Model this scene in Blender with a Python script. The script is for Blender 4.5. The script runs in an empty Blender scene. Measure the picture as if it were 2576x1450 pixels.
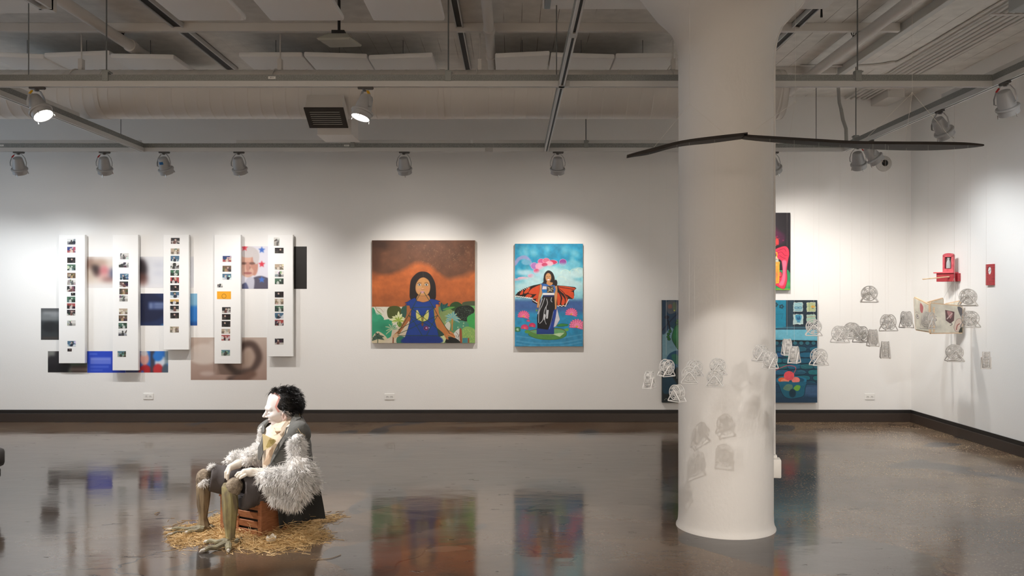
import bpy, bmesh, math, random
import numpy as np
from mathutils import Vector, Matrix, Euler
random.seed(7); rng=np.random.default_rng(7)
C=bpy.context.scene.collection
PI=math.pi
# ---- camera model: 30 mm lens, eye 1.474 m above the floor, back wall 10 m away
FPX=2150.0; CX=1290.0; CY=745.0; EYE=1.474
def P(px,py,Y): return Vector(((px-CX)*Y/FPX, Y, EYE-(py-CY)*Y/FPX))
def X(px,Y): return (px-CX)*Y/FPX
def Z(py,Y): return EYE-(py-CY)*Y/FPX
def floorY(py,z=0.0): return FPX*(EYE-z)/(py-CY)

# ---------------------------------------------------------------- materials
MATS={}
def nodes(m):
    m.use_nodes=True; nt=m.node_tree; return nt,nt.nodes['Principled BSDF']
def mat(name,col=(.8,.8,.8),rough=.5,metal=0,spec=None,trans=0,emis=None,estr=0,bump=None,vary=None,ior=None,coat=0,alpha=None,sheen=0):
    if name in MATS: return MATS[name]
    m=bpy.data.materials.new(name); nt,b=nodes(m)
    b.inputs['Base Color'].default_value=(*col,1); b.inputs['Roughness'].default_value=rough
    b.inputs['Metallic'].default_value=metal
    if trans: b.inputs['Transmission Weight'].default_value=trans
    if ior: b.inputs['IOR'].default_value=ior
    if coat: b.inputs['Coat Weight'].default_value=coat
    if sheen: b.inputs['Sheen Weight'].default_value=sheen
    if spec is not None: b.inputs['Specular IOR Level'].default_value=spec
    if emis: b.inputs['Emission Color'].default_value=(*emis,1); b.inputs['Emission Strength'].default_value=estr
    if bump or vary:
        g=nt.nodes.new('ShaderNodeNewGeometry')
    if bump:   # (scale, strength, distance[, stretch])
        n=nt.nodes.new('ShaderNodeTexNoise'); n.inputs['Scale'].default_value=bump[0]; n.inputs['Detail'].default_value=4
        if len(bump)>3:
            mp=nt.nodes.new('ShaderNodeMapping'); mp.inputs['Scale'].default_value=bump[3]
            nt.links.new(g.outputs['Position'],mp.inputs['Vector']); nt.links.new(mp.outputs['Vector'],n.inputs['Vector'])
        else: nt.links.new(g.outputs['Position'],n.inputs['Vector'])
        bp=nt.nodes.new('ShaderNodeBump'); bp.inputs['Strength'].default_value=bump[1]; bp.inputs['Distance'].default_value=bump[2]
        nt.links.new(n.outputs['Fac'],bp.inputs['Height']); nt.links.new(bp.outputs['Normal'],b.inputs['Normal'])
    if vary:   # (scale, colour2, lo, hi[, stretch])
        n=nt.nodes.new('ShaderNodeTexNoise'); n.inputs['Scale'].default_value=vary[0]; n.inputs['Detail'].default_value=5
        if len(vary)>4:
            mp=nt.nodes.new('ShaderNodeMapping'); mp.inputs['Scale'].default_value=vary[4]
            nt.links.new(g.outputs['Position'],mp.inputs['Vector']); nt.links.new(mp.outputs['Vector'],n.inputs['Vector'])
        else: nt.links.new(g.outputs['Position'],n.inputs['Vector'])
        r=nt.nodes.new('ShaderNodeValToRGB'); r.color_ramp.elements[0].position=vary[2]; r.color_ramp.elements[1].position=vary[3]
        r.color_ramp.elements[0].color=(*col,1); r.color_ramp.elements[1].color=(*vary[1],1)
        nt.links.new(n.outputs['Fac'],r.inputs['Fac']); nt.links.new(r.outputs['Color'],b.inputs['Base Color'])
    MATS[name]=m; return m
def matcol(name,rough=.6,bump=None,trans=0):
    """surface whose colour is stored in the mesh attribute 'Col'"""
    if name in MATS: return MATS[name]
    m=mat(name,(1,1,1),rough,bump=bump,trans=trans); nt=m.node_tree
    a=nt.nodes.new('ShaderNodeAttribute'); a.attribute_name='Col'
    nt.links.new(a.outputs['Color'],nt.nodes['Principled BSDF'].inputs['Base Color']); return m
def lin(c):
    c=np.asarray(c,float)/255.0
    return np.where(c<=.04045,c/12.92,((c+.055)/1.055)**2.4)
def L(*c): return tuple(float(v) for v in lin(c))

# ---------------------------------------------------------------- geometry accumulators
class MB:
    def __init__(s): s.v=[]; s.f=[]
    def add(s,vs,fs):
        n=len(s.v); s.v+= [tuple(v) for v in vs]; s.f+=[tuple(i+n for i in f) for f in fs]; return s
    def box(s,a,b,M=None,bev=0):
        (x0,y0,z0),(x1,y1,z1)=a,b
        if bev:
            bm=bmesh.new(); bmesh.ops.create_cube(bm,size=1)
            for v in bm.verts: v.co=Vector(((x0+x1)/2+v.co.x*(x1-x0),(y0+y1)/2+v.co.y*(y1-y0),(z0+z1)/2+v.co.z*(z1-z0)))
            bmesh.ops.bevel(bm,geom=bm.edges[:],offset=bev,segments=2,affect='EDGES',profile=.5)
            bm.verts.index_update(); vs=[v.co.copy() for v in bm.verts]; fs=[[v.index for v in f.verts] for f in bm.faces]; bm.free()
        else:
            vs=[Vector(p) for p in [(x0,y0,z0),(x1,y0,z0),(x1,y1,z0),(x0,y1,z0),(x0,y0,z1),(x1,y0,z1),(x1,y1,z1),(x0,y1,z1)]]
            fs=[(0,3,2,1),(4,5,6,7),(0,1,5,4),(1,2,6,5),(2,3,7,6),(3,0,4,7)]
        if M is not None: vs=[M@v for v in vs]
        return s.add(vs,fs)
    def tube(s,pts,r,n=10,caps=True,closed=False,flat=None):
        pts=[Vector(p) for p in pts]; m=len(pts); rr=r if isinstance(r,(list,tuple)) else [r]*m
        t0=(pts[1]-pts[0]).normalized(); up=Vector((0,0,1)) if abs(t0.z)<.9 else Vector((1,0,0))
        u=t0.cross(up).normalized(); vs=[]
        for i,p in enumerate(pts):
            if closed: t=pts[(i+1)%m]-pts[i-1]
            else: t=pts[min(i+1,m-1)]-pts[max(i-1,0)]
            t=t.normalized() if t.length>1e-9 else t0
            u=(u-t*u.dot(t)).normalized(); w=t.cross(u)
            for k in range(n):
                a=2*PI*k/n; vs.append(p+(u*math.cos(a)+w*math.sin(a)*(flat or 1))*rr[i])
        fs=[]
        for i in range(m if closed else m-1):
            j=(i+1)%m
            for k in range(n): fs.append((i*n+k,i*n+(k+1)%n,j*n+(k+1)%n,j*n+k))
        if caps and not closed: fs.append(tuple(range(n))[::-1]); fs.append(tuple((m-1)*n+k for k in range(n)))
        return s.add(vs,fs)
    def lathe(s,prof,n=32,M=None,a0=0,a1=2*PI):
        """prof: (r,z) pairs about z"""
        full=abs(a1-a0-2*PI)<1e-6; nn=n if full else n+1; vs=[]; fs=[]
        for r,z in prof:
            for k in range(nn):
                a=a0+(a1-a0)*k/n; vs.append(Vector((r*math.cos(a),r*math.sin(a),z)))
        for i in range(len(prof)-1):
            for k in range(n):
                k2=(k+1)%nn; fs.append((i*nn+k,i*nn+k2,(i+1)*nn+k2,(i+1)*nn+k))
        if M is not None: vs=[M@v for v in vs]
        return s.add(vs,fs)
    def ball(s,c,r,n=12,M=None):
        rx,ry,rz=(r,r,r) if not isinstance(r,(tuple,list)) else r; c=Vector(c)
        prof=[]; vs=[];fs=[]; m=n//2
        for i in range(m+1):
            th=-PI/2+PI*i/m
            for k in range(n):
                a=2*PI*k/n; vs.append(Vector((rx*math.cos(th)*math.cos(a),ry*math.cos(th)*math.sin(a),rz*math.sin(th))))
        for i in range(m):
            for k in range(n): fs.append((i*n+k,i*n+(k+1)%n,(i+1)*n+(k+1)%n,(i+1)*n+k))
        vs=[(M@v if M is not None else v)+c for v in vs]
        return s.add(vs,fs)
    def prism(s,poly,d,M):
        """extrude 2D polygon (x,y)->local x,z ; thickness d along local y"""
        n=len(poly); vs=[Vector((p[0],0,p[1])) for p in poly]+[Vector((p[0],d,p[1])) for p in poly]
        fs=[tuple(range(n)),tuple(range(2*n-1,n-1,-1))]+[(i,i+n,(i+1)%n+n,(i+1)%n) for i in range(n)]
        return s.add([M@v for v in vs],fs)
ORG={}
def mesh(name,vs,fs,m,smooth=False,cols=None):
    me=bpy.data.meshes.new(name)
    if isinstance(vs,np.ndarray): vs=vs.tolist()
    if isinstance(fs,np.ndarray): fs=fs.tolist()
    me.from_pydata([tuple(v) for v in vs],[],fs); me.materials.append(m)
    if cols is not None:
        ca=me.color_attributes.new('Col','FLOAT_COLOR','POINT')
        a=np.ones((len(vs),4),np.float32); a[:,:3]=np.asarray(cols); ca.data.foreach_set('color',a.ravel())
    if smooth: me.polygons.foreach_set('use_smooth',[True]*len(me.polygons))
    me.update(); return me
def sharp(o,ang=40):
    me=o.data; bm=bmesh.new(); bm.from_mesh(me)
    bmesh.ops.recalc_face_normals(bm,faces=bm.faces[:])
    for e in bm.edges:
        if len(e.link_faces)==2: e.smooth = e.calc_face_angle(0)<math.radians(ang)
    for f in bm.faces: f.smooth=True
    bm.to_mesh(me); bm.free(); return o
def obj(name,mb,m,parent=None,smooth=0,cols=None,local=False):
    """world-space geometry -> one mesh object. Under a parent it is stored relative to the parent's origin."""
    vs,fs=(mb.v,mb.f) if isinstance(mb,MB) else mb
    vs=np.asarray(vs,float)
    if parent is None:
        org=np.array([ (vs[:,0].min()+vs[:,0].max())/2,(vs[:,1].min()+vs[:,1].max())/2,vs[:,2].min()])
        if local: org=np.zeros(3)
    else: org=np.zeros(3) if local else ORG[parent.name]
    me=mesh(name,vs-org,fs,m,False,cols); o=bpy.data.objects.new(name,me); C.objects.link(o)
    ORG[o.name]=org
    if parent is None: o.location=org
    else: o.parent=parent
    if smooth: sharp(o,smooth)
    return o
def thing(name,label,cat,loc=(0,0,0),rot=None,group=None):
    o=bpy.data.objects.new(name,None); C.objects.link(o); o.empty_display_size=.1
    o.location=loc; ORG[o.name]=np.array(loc,float)
    if rot is not None: o.rotation_euler=rot
    o['label']=label; o['category']=cat
    if group: o['group']=group
    return o
def tag(o,label,cat,group=None,kind=None):
    o['label']=label; o['category']=cat
    if group: o['group']=group
    if kind: o['kind']=kind
    return o
def struct(name,mb,m,smooth=0):
    o=obj(name,mb,m,smooth=smooth); o['kind']='structure'; return o
def copy_tree(o,parent=None):
    c=o.copy(); C.objects.link(c); c.parent=parent
    for ch in list(o.children): copy_tree(ch,c)
    return c
def aim(d,roll=0):
    """rotation taking local -Z to direction d"""
    return Vector(d).to_track_quat('-Z','Y').to_euler()

# ---------------------------------------------------------------- implicit surfaces
def nets(f,lo,hi,h):
    lo=np.array(lo,float); hi=np.array(hi,float); n=np.ceil((hi-lo)/h).astype(int)+1
    ax=[(lo[i]+h*np.arange(n[i])).astype(np.float32) for i in range(3)]
    if n.prod()<4e5:
        G=np.meshgrid(*ax,indexing='ij'); V=f(np.stack(G,-1)).astype(np.float32)
    else:      # sample only the blocks the surface passes through
        S=12; nb=-(-n//S); cen=[lo[i]+h*(S*np.arange(nb[i])+(S-1)/2) for i in range(3)]
        Cd=f(np.stack(np.meshgrid(*cen,indexing='ij'),-1).astype(np.float32)); reach=h*S*.87*1.9
        V=np.repeat(np.repeat(np.repeat(Cd,S,0),S,1),S,2).astype(np.float32)
        bl=np.argwhere(np.abs(Cd)<reach); off=np.stack(np.meshgrid(*[np.arange(S)]*3,indexing='ij'),-1)
        for q0 in range(0,len(bl),150):
            b_=bl[q0:q0+150]; ix=b_[:,None,None,None,:]*S+off[None]; P_=(lo+h*ix).astype(np.float32); val_=f(P_)
            V[ix[...,0],ix[...,1],ix[...,2]]=val_
        V=V[:n[0],:n[1],:n[2]].copy()
    V[np.abs(V)<1e-7]=1e-7; ins=V<0
    def cut(a,i,j,k): return a[i:i+n[0]-1,j:j+n[1]-1,k:k+n[2]-1]
    cnt=np.zeros(n-1,np.int8)
    for i in (0,1):
        for j in (0,1):
            for k in (0,1): cnt+=cut(ins,i,j,k)
    act=(cnt>0)&(cnt<8); idx=-np.ones(n-1,np.int64); ci=np.argwhere(act); idx[act]=np.arange(len(ci))
    acc=np.zeros((len(ci),3)); num=np.zeros(len(ci))
    cor=[(i,j,k) for i in (0,1) for j in (0,1) for k in (0,1)]
    val={c:V[ci[:,0]+c[0],ci[:,1]+c[1],ci[:,2]+c[2]] for c in cor}
    for a in cor:
        for d in range(3):
            if a[d]==0:
                b=list(a); b[d]=1; b=tuple(b); va,vb=val[a],val[b]; m=(va<0)!=(vb<0)
                t=np.where(m,va/(va-vb+1e-20),0); p=np.tile(np.array(a,float),(len(ci),1)); p[:,d]+=t
                acc[m]+=p[m]; num[m]+=1
    vs=lo+h*(ci+acc/num[:,None]); fs=[]
    for d in range(3):
        e=[1,1,1]; s0=[slice(None)]*3; s1=[slice(None)]*3; s0[d]=slice(0,-1); s1[d]=slice(1,None)
        A=ins[tuple(s0)]; B=ins[tuple(s1)]; cr=np.argwhere(A!=B)
        o1,o2=[(1,2),(2,0),(0,1)][d]
        ok=(cr[:,o1]>0)&(cr[:,o2]>0)&(cr[:,o1]<n[o1]-1)&(cr[:,o2]<n[o2]-1); cr=cr[ok]
        flip=A[tuple(cr.T)]
        def cell(d1,d2):
            q=cr.copy(); q[:,o1]-=d1; q[:,o2]-=d2; return idx[tuple(q.T)]
        q=np.stack([cell(1,1),cell(0,1),cell(0,0),cell(1,0)],1)
        q[~flip]=q[~flip][:,::-1]; fs.append(q)
    return vs,np.concatenate(fs)
def largest(vs,fs):
    """keep only the biggest connected piece"""
    lab=np.arange(len(vs))
    while True:
        m=lab[fs].min(1); new=lab.copy()
        for c in range(fs.shape[1]): np.minimum.at(new,fs[:,c],m)
        new=new[new]
        if (new==lab).all(): break
        lab=new
    u,c=np.unique(lab[fs[:,0]],return_counts=True); k=u[c.argmax()]; keep=lab==k; mp=np.cumsum(keep)-1
    return vs[keep],mp[fs[keep[fs[:,0]]]]
def vlen(p): return np.sqrt((p*p).sum(-1))
def caps(p,a,b,ra,rb=None):
    a=np.array(a,np.float32); b=np.array(b,np.float32); rb=ra if rb is None else rb
    ab=b-a; t=np.clip(((p-a)@ab)/max(float(ab@ab),1e-12),0,1)
    return vlen(p-a-t[...,None]*ab)-(ra+(rb-ra)*t)
def ell(p,c,r,R=None):
    q=p-np.array(c,np.float32)
    if R is not None: q=q@np.array(R,np.float32)
    r=np.array(r,np.float32); k0=vlen(q/r); k1=vlen(q/(r*r))+1e-9; return k0*(k0-1)/k1
def smin(a,b,k):
    h=np.clip(.5+.5*(b-a)/k,0,1); return b*(1-h)+a*h-k*h*(1-h)
def smax(a,b,k): return -smin(-a,-b,k)
def polyd(x,y,pts):
    """signed distance to 2D polygon, negative inside"""
    pts=np.array(pts,np.float32); n=len(pts); d=np.full(x.shape,1e9,np.float32); s=np.zeros(x.shape,bool)
    for i in range(n):
        a=pts[i]; b=pts[(i+1)%n]; e=b-a; wx=x-a[0]; wy=y-a[1]
        t=np.clip((wx*e[0]+wy*e[1])/max(float(e@e),1e-12),0,1)
        d=np.minimum(d,(wx-t*e[0])**2+(wy-t*e[1])**2)
        if a[1]!=b[1]:
            c=((a[1]>y)!=(b[1]>y))&(x<(b[0]-a[0])*(y-a[1])/(b[1]-a[1])+a[0]); s^=c
    d=np.sqrt(d); return np.where(s,-d,d)
def cat(pts,closed=True,k=6):
    """Catmull-Rom through the points"""
    p=np.array(pts,float); n=len(p); out=[]
    for i in range(n if closed else n-1):
        g=(lambda j:p[j%n]) if closed else (lambda j:p[min(max(j,0),n-1)])
        a,b,c,d=g(i-1),g(i),g(i+1),g(i+2)
        for t in np.arange(k)/k:
            out.append(.5*((2*b)+(c-a)*t+(2*a-5*b+4*c-d)*t*t+(3*b-a-3*c+d)*t**3))
    if not closed: out.append(p[-1])
    return np.array(out)

# ---------------------------------------------------------------- a small painter that fills a grid of canvas colours
def vnoise(w,h,sc,seed=0,octv=3):
    r=np.random.default_rng(seed); out=np.zeros((h,w)); amp=1; tot=0
    for o in range(octv):
        gw=max(2,int(w/sc*2**o)+2); gh=max(2,int(h/sc*2**o)+2); g=r.random((gh,gw))
        y=np.linspace(0,gh-1.001,h); x=np.linspace(0,gw-1.001,w); yi=y.astype(int); xi=x.astype(int)
        fy=(y-yi)[:,None]; fx=(x-xi)[None]; fy=fy*fy*(3-2*fy); fx=fx*fx*(3-2*fx)
        v=(g[yi][:,xi]*(1-fx)+g[yi][:,xi+1]*fx)*(1-fy)+(g[yi+1][:,xi]*(1-fx)+g[yi+1][:,xi+1]*fx)*fy
        out+=v*amp; tot+=amp; amp*=.5
    return out/tot
class Cv:
    def __init__(s,rect,w,h,col=(255,255,255)):
        s.r=rect; s.w=w; s.h=h; s.a=np.empty((h,w,3)); s.a[:]=col
        s.x=np.linspace(rect[0],rect[2],w); s.y=np.linspace(rect[1],rect[3],h); s.px=(rect[2]-rect[0])/w
    def sub(s,x0,y0,x1,y1):
        i0,i1=np.searchsorted(s.x,[x0,x1]); j0,j1=np.searchsorted(s.y,[y0,y1])
        if i1<=i0 or j1<=j0: return None
        return slice(j0,j1),slice(i0,i1),*np.meshgrid(s.x[i0:i1],s.y[j0:j1])
    def put(s,jj,ii,cov,col):
        c=col if isinstance(col,np.ndarray) and col.ndim==3 else np.array(col,float)
        s.a[jj,ii]=s.a[jj,ii]*(1-cov[...,None])+c*cov[...,None]
    def poly(s,pts,col,sm=True,soft=None,al=1,edge=None,k=6):
        pts=cat(pts,True,k) if sm else np.array(pts,float); so=soft or s.px*1.0; m=so*1.5+3
        q=s.sub(pts[:,0].min()-m,pts[:,1].min()-m,pts[:,0].max()+m,pts[:,1].max()+m)
        if q is None: return s
        jj,ii,x,y=q; d=polyd(x,y,pts); s.put(jj,ii,np.clip(.5-d/so,0,1)*al,col)
        if edge: s.put(jj,ii,np.clip(.5-(np.abs(d)-edge[0]/2)/s.px,0,1),edge[1])
        return s
    def ell(s,cx,cy,rx,ry,col,rot=0,soft=None,al=1,edge=None):
        so=soft or s.px; m=max(rx,ry)+so*1.5+3; q=s.sub(cx-m,cy-m,cx+m,cy+m)
        if q is None: return s
        jj,ii,x,y=q; a=math.radians(rot); u=(x-cx)*math.cos(a)+(y-cy)*math.sin(a); v=-(x-cx)*math.sin(a)+(y-cy)*math.cos(a)
        k=np.sqrt((u/rx)**2+(v/ry)**2); d=(k-1)*min(rx,ry); s.put(jj,ii,np.clip(.5-d/so,0,1)*al,col)
        if edge: s.put(jj,ii,np.clip(.5-(np.abs(d)-edge[0]/2)/s.px,0,1),edge[1])
        return s
    def line(s,pts,wd,col,sm=False,al=1,soft=None):
        pts=cat(pts,False,6) if sm else np.array(pts,float); so=soft or s.px; m=wd+so+3
        q=s.sub(pts[:,0].min()-m,pts[:,1].min()-m,pts[:,0].max()+m,pts[:,1].max()+m)
        if q is None: return s
        jj,ii,x,y=q; d=np.full(x.shape,1e9)
        for a,b in zip(pts[:-1],pts[1:]):
            e=b-a; t=np.clip(((x-a[0])*e[0]+(y-a[1])*e[1])/max(e@e,1e-9),0,1)
            d=np.minimum(d,np.hypot(x-a[0]-t*e[0],y-a[1]-t*e[1]))
        s.put(jj,ii,np.clip(.5-(d-wd/2)/so,0,1)*al,col); return s
    def rect(s,x0,y0,x1,y1,col,al=1,soft=None): return s.poly([(x0,y0),(x1,y0),(x1,y1),(x0,y1)],col,False,soft,al)
    def vgrad(s,y0,y1,c0,c1,x0=-1e9,x1=1e9):
        m=(s.y>=y0)&(s.y<=y1); mx=(s.x>=x0)&(s.x<=x1); t=((s.y[m]-y0)/(y1-y0))[:,None,None]
        s.a[np.ix_(m,mx)]=np.array(c0,float)*(1-t)+np.array(c1,float)*t; return s
    def tex(s,amt,sc=40,seed=1,mask=None):
        n=vnoise(s.w,s.h,sc,seed,4)-.5; k=1+amt*2*n
        s.a*= k[...,None]; return s
    def blur(s,r):
        k=max(1,int(r))
        for _ in range(3):
            for ax in (0,1):
                p=np.pad(s.a,[(k,k) if i==ax else (0,0) for i in range(3)],mode='edge'); c=np.cumsum(p,axis=ax)
                c=np.concatenate([np.zeros_like(np.take(c,[0],ax)),c],ax); n=s.a.shape[ax]
                s.a=(np.take(c,range(2*k+1,2*k+1+n),ax)-np.take(c,range(0,n),ax))/(2*k+1)
        return s
    def cols(s,gain=1.0): return np.clip(lin(np.clip(s.a,0,255)).reshape(-1,3)*gain,0,.95)
def picture(name,cv,mapf,m,parent=None,gain=1.0):
    """grid mesh; mapf(u,v)->world, u to the right 0..1, v down 0..1"""
    u,v=np.meshgrid(np.linspace(0,1,cv.w),np.linspace(0,1,cv.h)); vs=mapf(u.ravel(),v.ravel())
    i=np.arange(cv.w*cv.h).reshape(cv.h,cv.w)
    fs=np.stack([i[:-1,:-1],i[1:,:-1],i[1:,1:],i[:-1,1:]],-1).reshape(-1,4)
    return obj(name,(vs,fs),m,parent,cols=cv.cols(gain))
# ================================================================ MATERIALS OF THE ROOM
WALL=mat('wall_paint',(.83,.82,.80),.6,bump=(60,.06,.01))
PLAST=mat('column_plaster',(.80,.785,.76),.65,bump=(45,.25,.006,(1,1,.6)))
BASE=mat('baseboard_vinyl',(.042,.030,.024),.36)
PIPE=mat('painted_pipe',(.70,.67,.63),.45)
DUCT=mat('painted_duct',(.72,.69,.65),.42,bump=(30,.1,.004))
GALV=mat('galvanised_steel',(.20,.21,.205),.5,metal=.3,vary=(150,(.30,.315,.305),.40,.64))
RAIL=mat('white_rail',(.60,.60,.59),.4)
SLOT=mat('black_slot',(.012,.012,.012),.6)
WHITE=mat('white_enamel',(.8,.8,.79),.4)
STEEL=mat('zinc_rod',(.16,.17,.17),.4,metal=.7)
PANEL=mat('acoustic_panel',(.88,.865,.845),.85)
def ceiling_mat():
    m=mat('ceiling_boards',(.80,.775,.73),.75); nt,b=nodes(m); N=nt.nodes.new; K=nt.links.new
    g=N('ShaderNodeNewGeometry'); sx=N('ShaderNodeSeparateXYZ'); K(g.outputs['Position'],sx.inputs[0])
    # board joints run away from the viewer every 15 cm, cross joints now and then
    d=N('ShaderNodeMath'); d.operation='MULTIPLY'; d.inputs[1].default_value=1/.152; K(sx.outputs['X'],d.inputs[0])
    fr=N('ShaderNodeMath'); fr.operation='FRACT'; K(d.outputs[0],fr.inputs[0])
    cmp_=N('ShaderNodeMath'); cmp_.operation='COMPARE'; cmp_.inputs[1].default_value=.5; cmp_.inputs[2].default_value=.018; K(fr.outputs[0],cmp_.inputs[0])
    n=N('ShaderNodeTexNoise'); n.inputs['Scale'].default_value=1.3; n.inputs['Detail'].default_value=3; K(g.outputs['Position'],n.inputs['Vector'])
    st=N('ShaderNodeMapRange'); st.inputs['From Min'].default_value=.46; st.inputs['From Max'].default_value=.58; K(n.outputs['Fac'],st.inputs['Value'])
    lf=N('ShaderNodeMapRange'); lf.inputs['From Min'].default_value=-2.2; lf.inputs['From Max'].default_value=.6; lf.inputs['To Min'].default_value=.1; K(sx.outputs['X'],lf.inputs['Value'])
    a=N('ShaderNodeMath'); a.operation='MULTIPLY'; K(cmp_.outputs[0],a.inputs[0]); K(st.outputs[0],a.inputs[1])
    a2=N('ShaderNodeMath'); a2.operation='MULTIPLY'; K(a.outputs[0],a2.inputs[0]); K(lf.outputs[0],a2.inputs[1])
    mx=N('ShaderNodeMix'); mx.data_type='RGBA'; K(a2.outputs[0],mx.inputs['Factor'])
    mx.inputs['A'].default_value=(.80,.775,.73,1); mx.inputs['B'].default_value=(.25,.215,.18,1)
    n2=N('ShaderNodeTexNoise'); n2.inputs['Scale'].default_value=9; n2.inputs['Detail'].default_value=6; K(g.outputs['Position'],n2.inputs['Vector'])
    mr=N('ShaderNodeMapRange'); mr.inputs['From Min'].default_value=.3; mr.inputs['From Max'].default_value=.7; mr.inputs['To Min'].default_value=.9; mr.inputs['To Max'].default_value=1.06; K(n2.outputs['Fac'],mr.inputs['Value'])
    mm=N('ShaderNodeMix'); mm.data_type='RGBA'; mm.blend_type='MULTIPLY'; mm.inputs['Factor'].default_value=1; K(mx.outputs['Result'],mm.inputs['A']); K(mr.outputs[0],mm.inputs['B'])
    K(mm.outputs['Result'],b.inputs['Base Color'])
    bp=N('ShaderNodeBump'); bp.inputs['Strength'].default_value=.4; bp.inputs['Distance'].default_value=.01; bp.invert=True; K(a.outputs[0],bp.inputs['Height']); K(bp.outputs['Normal'],b.inputs['Normal'])
    return m
CEIL=ceiling_mat()
def floor_mat():
    m=mat('polished_concrete',(.08,.055,.04),.13); nt,b=nodes(m); N=nt.nodes.new; K=nt.links.new
    g=N('ShaderNodeNewGeometry'); pos=g.outputs['Position']
    def noise(sc,det=5,stretch=None,dist=0):
        n=N('ShaderNodeTexNoise'); n.inputs['Scale'].default_value=sc; n.inputs['Detail'].default_value=det; n.inputs['Distortion'].default_value=dist
        if stretch:
            mp=N('ShaderNodeMapping'); mp.inputs['Scale'].default_value=stretch; K(pos,mp.inputs[0]); K(mp.outputs[0],n.inputs['Vector'])
        else: K(pos,n.inputs['Vector'])
        return n.outputs['Fac']
    def ramp(v,a,b_,lo=0.0,hi=1.0):
        r=N('ShaderNodeMapRange'); r.inputs['From Min'].default_value=a; r.inputs['From Max'].default_value=b_; r.inputs['To Min'].default_value=lo; r.inputs['To Max'].default_value=hi; K(v,r.inputs['Value']); return r.outputs[0]
    def mixc(f,A,B,blend='MIX'):
        x=N('ShaderNodeMix'); x.data_type='RGBA'; x.blend_type=blend
        if isinstance(f,float): x.inputs['Factor'].default_value=f
        else: K(f,x.inputs['Factor'])
        for nm,v in (('A',A),('B',B)):
            if isinstance(v,tuple): x.inputs[nm].default_value=(*v,1)
            else: K(v,x.inputs[nm])
        return x.outputs['Result']
    def mul(a,c):
        x=N('ShaderNodeMath'); x.operation='MULTIPLY'; K(a,x.inputs[0])
        if isinstance(c,float): x.inputs[1].default_value=c
        else: K(c,x.inputs[1])
        return x.outputs[0]
    big=noise(.55,5,None,.6); med=noise(2.3,6); fine=noise(60,3); patch=noise(.9,2,(1,.7,1),1.2)
    c=mixc(ramp(big,.42,.58),(.105,.062,.036),(.150,.100,.064))
    c=mixc(ramp(med,.45,.75),c,(.110,.080,.058))
    sx=N('ShaderNodeSeparateXYZ'); K(pos,sx.inputs[0])
    # exposed aggregate: light speckle, thicker toward the right part of the slab
    right=ramp(sx.outputs['X'],.9,3.2,.05,1.0)
    vo=N('ShaderNodeTexVoronoi'); vo.inputs['Scale'].default_value=56; K(pos,vo.inputs['Vector'])
    sp=mul(mul(ramp(vo.outputs['Distance'],.42,.20),ramp(fine,.42,.56)),mul(ramp(noise(1.1,3,(1,1.6,1)),.34,.56),right))
    tanm=mul(mul(ramp(noise(.9,5,(.7,1.3,1),.8),.44,.56),ramp(sx.outputs['X'],1.2,3.0)),.65); c=mixc(tanm,c,(.235,.165,.10)); c=mixc(sp,c,(.50,.37,.22))
    # grey trowelled repair patches with sharp edges
    gp=mul(ramp(patch,.62,.628),.85); c=mixc(gp,c,(.060,.060,.062))
    tp=mul(ramp(noise(.42,3,(.8,1.7,1),1.6),.60,.606),.4); c=mixc(tp,c,(.21,.155,.11))
    # chips and hairline cracks
    ch=mul(ramp(noise(7,3,(.7,1.7,1)),.69,.705),.85); c=mixc(ch,c,(.025,.018,.014))
    v2=N('ShaderNodeTexVoronoi'); v2.feature='DISTANCE_TO_EDGE'; v2.inputs['Scale'].default_value=.8
    mp=N('ShaderNodeVectorMath'); mp.operation='ADD'; nn=N('ShaderNodeTexNoise'); nn.inputs['Scale'].default_value=3; nn.inputs['Detail'].default_value=4; K(pos,nn.inputs['Vector'])
    sc_=N('ShaderNodeVectorMath'); sc_.operation='SCALE'; sc_.inputs['Scale'].default_value=.5; K(nn.outputs['Color'],sc_.inputs[0]); K(pos,mp.inputs[0]); K(sc_.outputs[0],mp.inputs[1]); K(mp.outputs[0],v2.inputs['Vector'])
    cr=mul(mul(ramp(v2.outputs['Distance'],.009,.003),ramp(noise(.8,2),.50,.58)),.8); c=mixc(cr,c,(.02,.015,.012))
    K(c,b.inputs['Base Color'])
    r=ramp(med,.3,.7,.06,.13); ra=N('ShaderNodeMath'); ra.operation='MULTIPLY_ADD'; K(sp,ra.inputs[0]); ra.inputs[1].default_value=.2; K(r,ra.inputs[2])
    rb=N('ShaderNodeMath'); rb.operation='MULTIPLY_ADD'; K(right,rb.inputs[0]); rb.inputs[1].default_value=.07; K(ra.outputs[0],rb.inputs[2]); K(rb.outputs[0],b.inputs['Roughness'])
    bp=N('ShaderNodeBump'); bp.inputs['Strength'].default_value=.16; bp.inputs['Distance'].default_value=.008
    hn=N('ShaderNodeMath'); hn.operation='ADD'; K(noise(5,6,(.7,1.3,1)),hn.inputs[0]); K(mul(ch,-1.2),hn.inputs[1]); K(hn.outputs[0],bp.inputs['Height']); K(bp.outputs['Normal'],b.inputs['Normal'])
    b.inputs['IOR'].default_value=1.46
    return m
FLOOR=floor_mat()

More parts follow.
